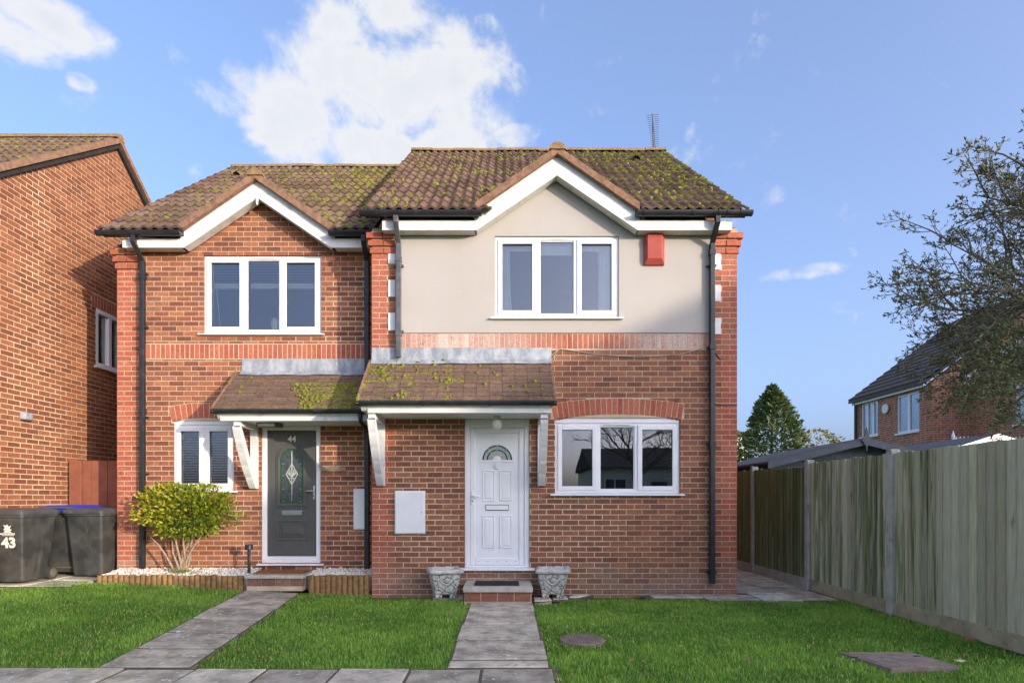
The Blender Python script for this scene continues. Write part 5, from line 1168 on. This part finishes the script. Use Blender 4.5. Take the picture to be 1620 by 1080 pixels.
# ================================================================ fence
FX = 4.5; posts = [4.93, 6.90, 8.80, 10.75, 12.70]; FH = 1.90
fe = thing('fence', 'tall weathered green-grey board fence with concrete posts along the right', 'fence', (FX, 8.8, 0))
for k, y in enumerate(posts):
    b = MB(); h = FH+.02; w = .052; b.box(FX-.055, FX+.055, y-w, y+w, -.1, h-.02); b.prism([(y-w, h-.02), (y+w, h-.02), (y+w*.6, h), (y-w*.6, h)], FX-.054, FX+.054, 'x'); bevel(b.build('post', 'fence_concrete', fe), .008)
for k, (a, c) in enumerate(zip(posts, posts[1:])):
    a += .053; c -= .053; n = 17; w = (c-a)/n
    for i in range(n):
        y0 = a+i*w; hh = FH-.03+random.uniform(-.011, .011)-(.05*(k == 2)*(1-i/n) if k == 2 else 0); t0, t1 = .004, .024; zb = .16
        b = MB(); xf = FX-.015+random.uniform(-.003, .003)
        b.prism([(xf, y0), (xf-t1, y0), (xf-t0, y0+w*1.10), (xf, y0+w*1.10)], zb, hh, 'z'); o = b.build('fence_board', 'fence_board', fe)
        v = random.uniform(.75, 1.2); age = [.86, .52, .30, .22][k]+(.18*(i/n) if k == 0 and False else 0)
        if k == 0: age = .95-.40*(i/n)
        if k == 1: age = .60-.10*math.sin(i*.6)
        if k >= 2: v *= .85
        o.color = (v, v*random.uniform(.96, 1.02), v*random.uniform(.9, 1.02), age+random.uniform(-.10, .10))
    gb = bevel(MB().box(FX-.040, FX-.012, a, c, .005, .165).build('gravel_board', 'gravel_board' if k < 2 else 'fence_concrete', fe), .005)
    if k < 2: MB().box(FX-.05, FX+.02, a, c, -.05, .006).build('footing', 'soil', fe)
    MB().box(FX-.012, FX+.028, a, c, FH-.30, FH-.22).build('rail', 'gravel_board', fe); MB().box(FX-.012, FX+.028, a, c, .35, .43).build('rail', 'gravel_board', fe)
bevel(MB().box(FX-.075, FX-.057, 10.66, 10.74, 1.35, 1.93).build('post_cleat', 'fence_concrete', fe), .004)
# bare brick lying under the fence foot
bk = MB().box(4.39, 4.46, 5.60, 5.72, -.01, .03); tag(bevel(bk.build('loose_brick', 'brick_piece'), .008), 'loose red brick lying at the foot of the fence', 'brick').color = (.38, .16, .1, 1)

# ================================================================ covers in the lawn
mc = thing('manhole_cover', 'round rusty cast-iron inspection cover set in the lawn', 'manhole cover', (.71, 5.65, 0))
q = MB(); cx, cy = PX(922, 5.66), 5.68; q.lathe([(.215, -.03), (.215, .006), (.205, .010)], cx, cy, 28); q.build('plate', 'iron_rust', mc)
for k in range(-6, 7):
    xx = cx+k*.030; hl = math.sqrt(max(0, .19**2-(k*.03)**2))
    if hl > .03: q = MB(); q.box(xx-.007, xx+.007, cy-hl, cy+hl, .010, .016); q.build('rib', 'iron_rust', mc)
ic = thing('inspection_cover', 'square brown sunken inspection cover in the lawn near the fence', 'manhole cover', (3.2, 5.0, 0))
P = [(PX(1342, 5.02), 5.16), (PX(1398, 4.75), 4.66), (PX(1497, 4.86), 4.72), (PX(1448, 5.1), 5.16)]
q = MB(); q.prism(P, -.04, .020, 'z'); bevel(q.build('plate', 'iron_rust', ic), .006)
mid = (sum(p[0] for p in P)/4, sum(p[1] for p in P)/4); q = MB(); q.prism([(mid[0]+(p[0]-mid[0])*.9, mid[1]+(p[1]-mid[1])*.9) for p in P], .0202, .024, 'z'); q.build('tread_plate', 'iron_rust', ic)
for (u, v) in ((.2, .25), (-.35, .1)): q = MB(); q.box(mid[0]+u-.025, mid[0]+u+.025, mid[1]+v*.3-.01, mid[1]+v*.3+.01, .024, .028); q.build('lifting_eye', 'roof_underlay', ic)

# ================================================================ garden sheds behind the fence
def shed(x0, x1, y0, y1, ze, zr, label, fin=True, wall='shed_board', trim='shed_trim', roofm='shed_felt'):
    t = thing('garden_shed', label, 'shed', ((x0+x1)/2, (y0+y1)/2, 0)); xm = (x0+x1)/2; n = round((ze+.0)/.14)
    for i in range(n): q = MB(); z = i*ze/n; q.prism([(y0, z), (y0, z+ze/n), (y0-.006, z+ze/n), (y0-.018, z)], x0, x1, 'x'); q.build('wall_board', wall, t)
    q = MB(); q.prism([(x0, ze), (x1, ze), (xm, zr)], y0, y0+.03); q.box(x0, x0+.03, y0, y1, 0, ze); q.box(x1-.03, x1, y0, y1, 0, ze); q.box(x0, x1, y1, y1+.03, 0, ze); q.build('wall', wall, t)
    o = .18; sl = (zr-ze)/(xm-x0)
    for s in (-1, 1):
        xe = xm+s*(xm-x0+o); ze2 = zr-sl*(xm-x0+o); q = MB(); q.prism([(xm, zr), (xe, ze2), (xe, ze2+.04), (xm, zr+.04)], y0-.2, y1+.2); q.build('roof', roofm, t)
        q = MB(); q.prism([(xm, zr-.09), (xe, ze2-.09), (xe, ze2+.03), (xm, zr+.03)], y0-.225, y0-.201); q.build('bargeboard', trim, t)
    if fin:
        q = MB(); c = zr-.02; q.prism([(xm, c+.24), (xm+.045, c+.08), (xm+.09, c+.02), (xm+.02, c-.08), (xm, c-.2), (xm-.02, c-.08), (xm-.09, c+.02), (xm-.045, c+.08)], y0-.25, y0-.226); q.build('finial', trim, t)
    return t
shed(4.9, 8.05, 10.9, 14.2, PZ(742, 11.2)+.12, PZ(698, 11), 'blue-grey timber shed with pointed finial behind the fence')
shed(8.2, 11.2, 11.9, 14.6, PZ(727, 11.9), PZ(690, 11.9), 'dark felt-roofed outbuilding with white bargeboards behind the fence', wall='shed_board', trim='white_plastic', fin=False)

# conservatory with ridge cresting
cs = thing('conservatory', 'white conservatory roof with spiked ridge cresting above the fence', 'conservatory', (12, 16.5, 0))
D = 16.; x0, x1 = PX(1508, D), PX(1640, D); zr = PZ(697, D)
q = MB(); q.box(x0, x1, D-.04, D+.04, zr-.06, zr); bevel(q.build('ridge', 'white_plastic', cs), .01)
n = 20
for i in range(n):
    xx = x0+.08+(x1-x0-.1)*i/n; w = (x1-x0)/n*.46; q = MB(); q.prism([(xx-w, zr), (xx+w, zr), (xx+w*.8, zr+.05), (xx+w*.25, zr+.07), (xx, zr+.12), (xx-w*.25, zr+.07), (xx-w*.8, zr+.05)], D-.012, D+.012); q.build('cresting', 'white_plastic', cs)
q = MB(); q.lathe([(.04, zr), (.03, zr+.06), (.05, zr+.12), (.03, zr+.16), (.005, zr+.28)], x0, D, 10); q.build('finial', 'white_plastic', cs)
q = MB(); q.add([(x0, D-.05, zr-.06), (x1, D-.05, zr-.06), (x1, D-1.5, zr-.75), (x0-.9, D-1.5, zr-.75)], [(0, 1, 2, 3)]); q.build('roof_panel', 'window_glass', cs)
for i in range(5): xx = x0+(x1-x0)*i/4; q = MB(); q.tube([(xx, D-.05, zr-.04), (xx-.9*(1-i/4), D-1.5, zr-.73)], .03, 6); q.build('rafter', 'white_plastic', cs)
q = MB(); q.box(x0-.9, x1, D-1.5, D-1.45, 0, zr-.73); q.build('wall', 'white_plastic', cs)

# ================================================================ house beyond the fence (garden side)
HB = thing('house', 'brown-roofed brick house with white windows beyond the fence on the right', 'house', (15, 21, 0))
XB, YB0, YB1, ZE = 13.75, 19.4, 23.3, 5.05
bwins = [(21.95, 23.0, PZ(690, 22.6), PZ(636, 22.6)), (19.75, 20.9, PZ(683, 20.3), PZ(622, 20.3))]
b = MB()
ysb = sorted({YB0, YB1, *[v for w in bwins for v in w[:2]]}); zsb = sorted({-.1, ZE, *[v for w in bwins for v in w[2:]]})
for a, c in zip(ysb, ysb[1:]):
    for d, f in zip(zsb, zsb[1:]):
        if not any(w[0] < (a+c)/2 < w[1] and w[2] < (d+f)/2 < w[3] for w in bwins): b.box(XB, XB+.25, a, c, d, f)
b.box(XB+.25, XB+8, YB1-.25, YB1, -.1, ZE); b.build('wall', 'far_brick_y', HB)
b = MB(); b.box(XB+.002, XB+8, YB0-.2, YB0-.002, -.1, ZE); b.prism([(XB-.05, ZE), (XB+8, ZE), (XB+4, ZE+3.05)], YB0-.2, YB0-.002); b.build('gable_wall', 'far_brick_x', HB)
for w in bwins:
    n = 3 if w is bwins[0] else 2; q = MB(); fw = .06; y0, y1, z0, z1 = w; xf = XB+.04
    q.box(xf, xf+.07, y0, y0+fw, z0, z1); q.box(xf, xf+.07, y1-fw, y1, z0, z1); q.box(xf, xf+.07, y0+fw, y1-fw, z1-fw, z1); q.box(xf, xf+.07, y0+fw, y1-fw, z0, z0+fw)
    for i in range(1, n): m = y0+(y1-y0)*i/n; q.box(xf, xf+.07, m-.05, m+.05, z0+fw, z1-fw)
    wo_ = q.build('window', 'white_plastic', HB)
    for i in range(n): a, c = y0+(y1-y0)*i/n+.05, y0+(y1-y0)*(i+1)/n-.05; MB().box(xf+.03, xf+.036, a, c, z0+fw, z1-fw).build('pane', 'window_glass', wo_); MB().box(xf+.10, xf+.105, a, c, z0+fw, z1-fw).build('net_curtain', 'fabric_pale', wo_)
    MB().box(XB-.05, XB+.06, y0-.05, y1+.05, z0-.06, z0-.001).build('sill', 'white_plastic', wo_)
q = MB(); q.box(XB-.12, XB-.1, YB0, YB1+.1, ZE-.06, ZE+.14); q.build('fascia', 'white_plastic', HB)
q = MB(); q.prism([(XB-.2, ZE+.12), (XB+4, ZE+3.28), (XB+8.2, ZE+.12), (XB+8.2, ZE+.0), (XB+4, ZE+3.14), (XB-.2, ZE+.02)], YB0-.25, YB1+.2); rb = q.build('roof', 'far_roof', HB)
nrow = 15
for i in range(nrow):       # courses of tiles, too far to tell single tiles
    q = MB(); t0, t1 = i/nrow, (i+1.1)/nrow; xa, xb = XB-.2+4.2*t0, XB-.2+4.2*t1; za, zb = ZE+.12+3.16*t0, ZE+.12+3.16*t1
    q.add([(xa, YB0-.26, za+.07), (xa, YB1+.22, za+.07), (xb, YB1+.22, zb+.03), (xb, YB0-.26, zb+.03), (xa, YB0-.26, za+.02), (xa, YB1+.22, za+.02)], [(0, 1, 2, 3), (4, 5, 1, 0)]); q.build('tile_course', 'far_roof', rb)
q = MB(); q.tube([(XB-.08, YB1-.08, ZE), (XB-.08, YB1-.08, 0)], .05, 8); q.build('downpipe', 'black_plastic', HB)
q = MB(); q.tube([(XB-.05, 21.42, PZ(646, 21.4)), (XB-.09, 21.42, PZ(646, 21.4))], .17, 18); q.build('alarm_disc', 'porcelain', HB)
# next unit, set back
XC = 15.0; w = (16.2, 17.5, PZ(668, 17), PZ(600, 17))
b = MB(); ysb = [13.0, w[0], w[1], YB0-.21]; zsb = [-.1, w[2], w[3], 5.0]
for a, c in zip(ysb, ysb[1:]):
    for d, f in zip(zsb, zsb[1:]):
        if not (a == w[0] and d == w[2]): b.box(XC, XC+.25, a, c, d, f)
b.build('wing_wall', 'far_brick_y', HB)
q = MB(); y0, y1, z0, z1 = w; xf = XC+.04; q.box(xf, xf+.07, y0, y0+.07, z0, z1); q.box(xf, xf+.07, y1-.07, y1, z0, z1); q.box(xf, xf+.07, y0+.07, y1-.07, z1-.07, z1); q.box(xf, xf+.07, y0+.07, y1-.07, z0, z0+.07); wo_ = q.build('window', 'white_plastic', HB)
MB().box(xf+.03, xf+.036, y0+.07, y1-.07, z0+.07, z1-.07).build('pane', 'window_glass', wo_); MB().box(xf+.10, xf+.105, y0+.07, y1-.07, z0+.07, z1-.07).build('net_curtain', 'fabric_pale', wo_); MB().box(XC-.05, XC+.06, y0-.05, y1+.05, z0-.06, z0-.001).build('sill', 'white_plastic', wo_)
q = MB(); q.box(XC-.12, XC-.1, 13, YB0-.3, 4.95, 5.15); q.build('fascia', 'white_plastic', HB)
q = MB(); q.prism([(XC-.2, 5.1), (XC+4, 8.1), (XC+8, 5.1), (XC+8, 5.0), (XC+4, 8.0), (XC-.2, 5.0)], 13, YB0-.31); q.build('wing_roof', 'far_roof', HB)
q = MB(); q.prism([(XC-.3, 5.0), (XC-.3, 5.22), (XC+4, 8.25), (XC+4, 8.03)], YB0-.34, YB0-.31); q.build('bargeboard', 'white_plastic', HB)

# ================================================================ trees
def tree_from_points(b, p0, p1, r0, r1, wob=.06, n=5, seg=5):
    pts = []; 
    for i in range(n+1):
        t = i/n; p = p0.lerp(p1, t); L = (p1-p0).length
        if 0 < i < n: p = p+Vector((random.gauss(0, 1), random.gauss(0, 1), random.gauss(0, 1)))*wob*L*.5
        pts.append(p)
    b.tube(pts, [r0+(r1-r0)*i/n for i in range(n+1)], seg, caps=False); return pts
tr = thing('tree', 'sparse fine-twigged evergreen tree leaning in over the fence at right edge', 'tree', (8.1, 7.2, 0))
TB = Vector((8.1, 7.2, 0)); bw = MB(); tb = MB()
trunk = tree_from_points(tb, TB, Vector((7.95, 7.2, 4.4)), .17, .06, .05, 7, 9); tb.build('trunk', 'bark_tree', tr, smooth=True)
leafpts = []; random.seed(31)
def twig(p, d, L, r, lvl):
    n = 4; pts = [p]; dd = d.copy()
    for i in range(n):
        dd = (dd+Vector((random.gauss(0, .16), random.gauss(0, .16), random.gauss(0, .12)+(.05 if lvl > 1 else .01)))).normalized(); pts.append(pts[-1]+dd*L/n)
    bw.tube(pts, [max(.0025, r*(1-.72*i/n)) for i in range(n+1)], 5 if lvl < 2 else 3, caps=False)
    if lvl == 3:
        for k in range(6): q = pts[2].lerp(pts[-1], random.random()) if k else pts[-1]; leafpts.append((q, (dd+Vector((random.gauss(0, .5), random.gauss(0, .5), .25))).normalized()))
        return
    m = (9, 7, 5)[lvl]
    for k in range(m):
        t = .22+.78*(k+random.random()*.8)/m; i = min(n-1, int(t*n)); q = pts[i].lerp(pts[i+1], t*n-i)
        ax = Vector((random.gauss(0, 1), random.gauss(0, 1), random.gauss(0, 1))).cross(dd).normalized()
        nd = (dd*.75+ax*random.uniform(.45, .95)+Vector((-.12, 0, .02 if lvl else .12))).normalized(); twig(q, nd, L*random.uniform(.36, .52)*(1.15-.5*t), r*.48, lvl+1)
limbs = [(2.9, (-1, .0, .02), 2.1), (3.0, (-1, .3, .05), 2.2), (3.1, (-1, 0, .15), 2.35), (3.2, (-.95, .35, .2), 2.4), (3.3, (-1, .1, .3), 2.5), (3.4, (-1, .0, .4), 2.5), (3.5, (-.95, .2, .5), 2.5), (3.6, (-.95, -.02, .6), 2.5),
         (3.8, (-.9, .15, .75), 2.4), (4.0, (-.8, .05, .9), 2.3), (4.1, (-.6, .2, 1), 2.2), (4.3, (-.4, .1, 1.1), 2.2), (3.9, (-.85, .3, .65), 2.4), (3.2, (-1, .2, .1), 2.2), (4.2, (.4, .3, .9), 1.8)]
for z, d, L in limbs:
    i = min(6, int(z/4.4*7)); p = trunk[i].lerp(trunk[i+1], z/4.4*7-i); twig(p, Vector(d).normalized(), L, .030, 0)
bw.build('branches', 'bark_tree', tr, kind='stuff')
b = MB(); sel = [l for l in leafpts if random.random() < .72]
leaf_cloud(b, sel, .056, lambda p: (random.random(), (random.random() < .25)*random.random(), random.random()), narrow=.34)
# denser leafy sprays low down at the right
ex = []
for c in [(5.75, 6.7, 2.35), (5.55, 6.6, 2.65), (5.65, 6.7, 2.9), (5.45, 6.6, 2.95), (5.8, 6.8, 3.2), (5.32, 6.5, 2.55), (5.62, 6.5, 2.2), (5.28, 6.1, 1.62)]:
    c = Vector(c)
    for _ in range(26 if c.z > 2 else 8):
        q = c+Vector((random.gauss(0, .16), random.gauss(0, .18), random.gauss(0, .08))); dd = Vector((-1, random.gauss(0, .5), random.gauss(0, .35))).normalized()
        for k in range(9): ex.append((q+dd*.02*k, (dd+Vector((0, random.gauss(0, .6), random.gauss(0, .6)))).normalized()))
leaf_cloud(b, ex, .062, lambda p: (random.random()*.5, 0, random.random()*.8), narrow=.34); b.build('crown', 'leaf_olive', tr)
random.seed(12)

def far_tree(name, label, x, y, h, rad, cone, mat, n, z0=0.2, group=None, size=.22):
    t = thing(name, label, 'tree', (x, y, 0), group); b = MB(); b.tube([(x, y, 0), (x, y, h*.85)], [.18, .03], 8); b.build('trunk', 'bark_tree', t)
    b = MB(); pts = []
    while len(pts) < n:
        t_ = random.random()**.8; z = z0+(h-z0)*t_; a = random.random()*6.283
        R0 = rad*((1-t_)**.8 if cone else math.sqrt(max(.02, 1-(2*t_-1)**2))); R0 *= 1+.42*mn.noise(Vector((math.cos(a)*1.6, math.sin(a)*1.6, z*.9+x)))+.28*mn.noise(Vector((math.cos(a)*5, math.sin(a)*5, z*3)))
        rr = R0*math.sqrt(random.uniform(.25, 1)); p = Vector((x+rr*math.cos(a), y+rr*math.sin(a), z)); pts.append((p, Vector((math.cos(a), math.sin(a), .5 if cone else .3)).normalized()))
    leaf_cloud(b, pts, size, lambda p: (random.random(), (random.random() < .15)*random.random(), random.random()), narrow=.5); b.build('crown', mat, t)
far_tree('conifer', 'dark green conical conifer behind the sheds', PX(1222, 31), 31, PZ(612, 31), 2.5, True, 'leaf_conifer', 5600, 2.0, size=.26)
far_tree('tree', 'yellow-green tree just right of the conifer behind the shed', PX(1292, 36), 36, PZ(680, 36), 1.9, False, 'leaf_autumn', 1500, 1.2)
far_tree('tree', 'sunlit yellow tree partly hidden at the right corner of the brick house', PX(1178, 40), 40, PZ(684, 40), 1.3, False, 'leaf_autumn', 900, 1.2)
bd = thing('building', 'far pale sunlit building beside the conifer at the corner of the brick house', 'building', (PX(1170, 60), 60, 0))
MB().box(PX(1120, 60), PX(1183, 60), 60, 64, 0, PZ(690, 60)).build('wall', 'pale_wall', bd); q = MB(); q.prism([(PX(1118, 60), PZ(690, 60)), (PX(1185, 60), PZ(690, 60)), (PX(1150, 60), PZ(672, 60))], 59.8, 64); q.build('roof', 'far_roof', bd)
for (u, v) in ((1172, 700), (1176, 712)): MB().box(PX(u, 60), PX(u+4, 60), 59.95, 60.02, PZ(v+5, 60), PZ(v, 60)).build('window', 'window_glass', bd)

# ================================================================ across the road, behind the viewpoint: what the windows mirror and what shades the garden
q_dir = Vector((SUN.x, SUN.y, 0)).normalized(); q_side = Vector((q_dir.y, -q_dir.x, 0))      # q_side points left as seen from the houses' front
if q_side.x > 0: q_side = -q_side
def shade_house(name, label, anchor, dist, half, ze, zr, length, wallm='brick_courses_x'):
    """gabled house with its ridge along the sun's bearing"""
    c = Vector((anchor[0], anchor[1], 0))+q_dir*dist; t = thing(name, label, 'house', c)
    def P(s, d, z): v = c-q_side*s+q_dir*d; return (v.x, v.y, z)
    b = MB(); ring = [(-half, 0), (half, 0), (half, length), (-half, length)]
    b.add([P(s, d, -.1) for s, d in ring]+[P(s, d, ze) for s, d in ring], [(i, (i+1) % 4, 4+(i+1) % 4, 4+i) for i in range(4)])
    b.add([P(-half, 0, ze), P(half, 0, ze), P(0, 0, zr)], [(0, 1, 2)]); b.add([P(-half, length, ze), P(half, length, ze), P(0, length, zr)], [(0, 1, 2)]); b.build('wall', wallm, t)
    for s in (-1, 1):
        k = (zr-ze)/half; e = half+.3; q = MB(); A = [P(0, -.25, zr), P(s*e, -.25, zr-k*e), P(s*e, length+.25, zr-k*e), P(0, length+.25, zr)]; q.add(A+[(p[0], p[1], p[2]+.14) for p in A], [(0, 1, 2, 3), (4, 7, 6, 5), (0, 4, 5, 1), (1, 5, 6, 2), (3, 2, 6, 7), (0, 3, 7, 4)]); q.build('roof', 'far_roof', t)
    for (s, z) in ((-half*.5, 3.4), (half*.5, 3.4), (-half*.5, .9), (half*.5, .9)):
        q = MB(); q.add([P(s-.6, -.04, z), P(s+.6, -.04, z), P(s+.6, -.04, z+1.15), P(s-.6, -.04, z+1.15)], [(0, 1, 2, 3)]); w = q.build('window', 'window_glass', t)
    return t
TAN = math.tan(SUN_EL)
# shadow line wanted on the right-hand front: 4.1 m high at its right corner, falling to the left
DIST = 34.0
shade_house('house', 'gabled brick house across the road behind the viewpoint shading the garden', (4.6, YR), DIST, 4.75, 2.40+DIST*TAN, 4.88+DIST*TAN, 8)
hd = thing('shade_hedge', 'unseen leafy screen added behind the viewpoint to shade the left lawn', 'shade_hedge', (8, -6, 0))  # added out of view only to keep low sun off the left lawn
b = MB(); pts = []
HD = 24.0; hc = Vector((-5.2, 8.3, 0))+q_dir*HD; HT = .02+HD*TAN
for _ in range(9000):
    s, d, z = random.uniform(-5.6, 5.4), random.gauss(0, .28), random.uniform(0, HT); v = hc-q_side*(-s)*1.0+q_dir*d; v.z = z+.05*mn.noise(v*1.7); pts.append((v, Vector((random.gauss(0, 1), random.gauss(0, 1), .5)).normalized()))
leaf_cloud(b, pts, .34, lambda p: (random.random(), 0, random.random()), narrow=.7); b.build('foliage', 'leaf_hedge', hd)
b = MB(); 
for s in (-5, -3.5, -2, -.5, .8, 2.2, 3.6, 5): v = hc-q_side*(-s); b.box(v.x-.12, v.x+.12, v.y-.12, v.y+.12, 0, HT-.25)
b.build('stems', 'bark_tree', hd, kind='stuff')
pw = thing('house', 'pale rendered house mirrored in the lower right window', 'house', (8, -19, 0))
x0, x1, y1 = 5.0, 14.5, -17.0
b = MB(); b.box(x0, x1, y1-7, y1, 0, 3.2); b.build('wall', 'pale_wall', pw); b = MB(); b.prism([(y1-7.3, 3.1), (y1+.3, 3.1), (y1-3.5, 4.5)], x0-.2, x1+.2, 'x'); b.build('roof', 'far_roof', pw)
for (u, v) in ((5.6, 1.3), (10.5, 1.3)):
    q = MB(); q.ring(u, u+1.3, v, v+1.2, .07, y1+.001, y1+.06); wo_ = q.build('window', 'white_plastic', pw); MB().box(u+.07, u+1.23, y1+.01, y1+.03, v+.07, v+1.13).build('pane', 'leaded_glass', wo_); MB().box(u+.6, u+.68, y1+.031, y1+.055, v+.07, v+1.13).build('mullion', 'white_plastic', wo_)
MB().box(8.3, 9.2, y1+.001, y1+.07, 0, 2.3).build('front_door', 'grey_door', pw)
random.seed(5); rt = thing('tree', 'bare spreading tree mirrored in the lower right window', 'tree', (6.4, -12, 0)); bw = MB(); leafpts = []
tb = MB(); trunk = tree_from_points(tb, Vector((6.4, -12, 0)), Vector((6.2, -12, 4.0)), .14, .07, .04, 7, 8); tb.build('trunk', 'bark_tree', rt)
for k in range(9): a = k*.7; twig(trunk[4].lerp(trunk[7], k/9), Vector((math.cos(a), math.sin(a)*.7, .75)).normalized(), 2.9, .055, 1)
bw.build('branches', 'bark_tree', rt, kind='stuff'); b = MB(); leaf_cloud(b, leafpts[::2], .09, lambda p: (random.random(), .2, random.random())); b.build('crown', 'leaf_autumn', rt)

# ================================================================ grass
def lawn(n):
    rng = np.random.default_rng(3); pts = []
    while sum(len(p) for p in pts) < n:
        x = rng.uniform(-8.6, 4.46, 60000); y = rng.uniform(3.3, 8.62, 60000)
        wob = .03*np.sin(x*9)+.025*np.sin(x*23+1)+.03*np.sin(y*11)+.025*np.sin(y*27+2)+rng.normal(0, .012, len(x))
        lxm = -2.895-(y-4.67)*.101
        ok = np.ones_like(x, bool)
        ok &= ~((x < .40+wob) & (y < 4.71+wob*1.3+.03*np.sin(x*3.1)))                                   # pavement
        ok &= ~((x > -.475+wob*.5) & (x < .36+wob*.6) & (y < 8.1))                    # right path
        ok &= ~((x > lxm-.385+wob*.5) & (x < lxm+.385+wob*.6) & (y < 8.36))           # left path
        top = np.where(x < -6.38, 7.93, np.where(x < -5.9, 8.40, np.where(x < lxm, 8.37, np.where(x < -1.9, 8.38, np.where(x < -.6, 8.02, 8.05)))))
        top = np.where(x > .36, np.minimum(8.02, 7.62+.5*np.clip((x-.4)/.7, 0, 1)), top); top = np.where(x > 1.9, 8.04-.16*np.clip((x-1.9)/2, 0, 1.2), top)
        ok &= y < top+wob*.9
        ok &= ~((np.hypot(x-PX(922, 5.66), y-5.68) < .20+wob*.6))
        inside = np.zeros_like(x, bool); j = len(P)-1
        for i in range(len(P)):
            xi, yi = P[i]; xj, yj = P[j]; inside ^= ((yi > y) != (yj > y)) & (x < (xj-xi)*(y-yi)/(yj-yi)+xi); j = i
        ok &= ~inside
        keep = rng.random(len(x)) < np.clip(1.25-(y-3.5)*.09, .55, 1); ok &= keep
        pts.append(np.stack([x[ok], y[ok]], 1))
    p = np.concatenate(pts)[:n]; n = len(p); z = np.array([ground(a, c) for a, c in p])-.034
    patch = np.array([mn.noise(Vector((a*1.1, c*1.1, 0)))+.6*mn.noise(Vector((a*4, c*4, 5))) for a, c in p])
    hgt = .020+rng.uniform(.006, .032, n)*(1+.7*patch); near_edge = p[:, 0] > 4.25; hgt[near_edge] *= 1.5
    ang = rng.uniform(0, 2*np.pi, n); lean = rng.normal(0, .5, n); w = rng.uniform(.0022, .0042, n)*1.25
    dx, dy = np.cos(ang), np.sin(ang); sx, sy = -dy, dx
    def V(k, off, hz): return np.stack([p[:, 0]+sx*w*off+dx*lean*hgt*k, p[:, 1]+sy*w*off+dy*lean*hgt*k, z+hgt*hz], 1)
    verts = np.stack([V(0, -1, 0), V(0, 1, 0), V(.35, -.75, .58), V(.35, .75, .58), V(1.0, 0, .95)], 1).reshape(-1, 3)
    base = (np.arange(n)*5)[:, None]; tri = np.concatenate([base+np.array([[0, 1, 3]]), base+np.array([[0, 3, 2]]), base+np.array([[2, 3, 4]])], 1).reshape(-1, 3)
    me = bpy.data.meshes.new('grass'); me.vertices.add(len(verts)); me.vertices.foreach_set('co', verts.astype(np.float32).ravel())
    me.loops.add(tri.size); me.loops.foreach_set('vertex_index', tri.astype(np.int32).ravel()); me.polygons.add(len(tri)); me.polygons.foreach_set('loop_start', np.arange(0, tri.size, 3, dtype=np.int32))
    me.update(calc_edges=True)
    c = np.stack([np.clip(.5+1.1*patch+rng.normal(0, .3, n), 0, 1), (rng.random(n) < .10+.22*(patch < -.3))*rng.random(n), rng.random(n), np.ones(n)], 1); c = np.repeat(c, 5, axis=0).astype(np.float32)
    at = me.color_attributes.new('Col', 'FLOAT_COLOR', 'POINT'); at.data.foreach_set('color', c.ravel()); me.materials.append(M['grass_blade'])
    o = bpy.data.objects.new('grass', me); COL.objects.link(o); o['kind'] = 'stuff'; o['label'] = 'short mown green lawn grass'; o['category'] = 'grass'
lawn(210000)
b = MB(); random.seed(4)
for k in range(60):
    x, y = random.uniform(-7, 4.2), random.uniform(4.6, 7.9)
    if k > 20: x = random.uniform(.5, 4.2)
    if -.5 < x < .4 or -3.7 < x < -2.4: continue
    s = random.uniform(.020, .045); a = random.random()*6.28; z = ground(x, y)+.022; b.cur = (random.random(), (random.random() < .2)*1., random.random()); c, d = math.cos(a), math.sin(a); t_ = random.uniform(-.5, .5)
    L = lambda u, v, h: (x+c*u-d*v, y+d*u+c*v, z+h); b.add([L(-s, 0, .004), L(0, -s*.5, .006+s*t_*.3), L(s, 0, .01), L(0, s*.5, .008-s*t_*.3)], [(0, 1, 2), (0, 2, 3)])
o = b.build('leaf_litter', 'leaf_litter', kind='stuff')
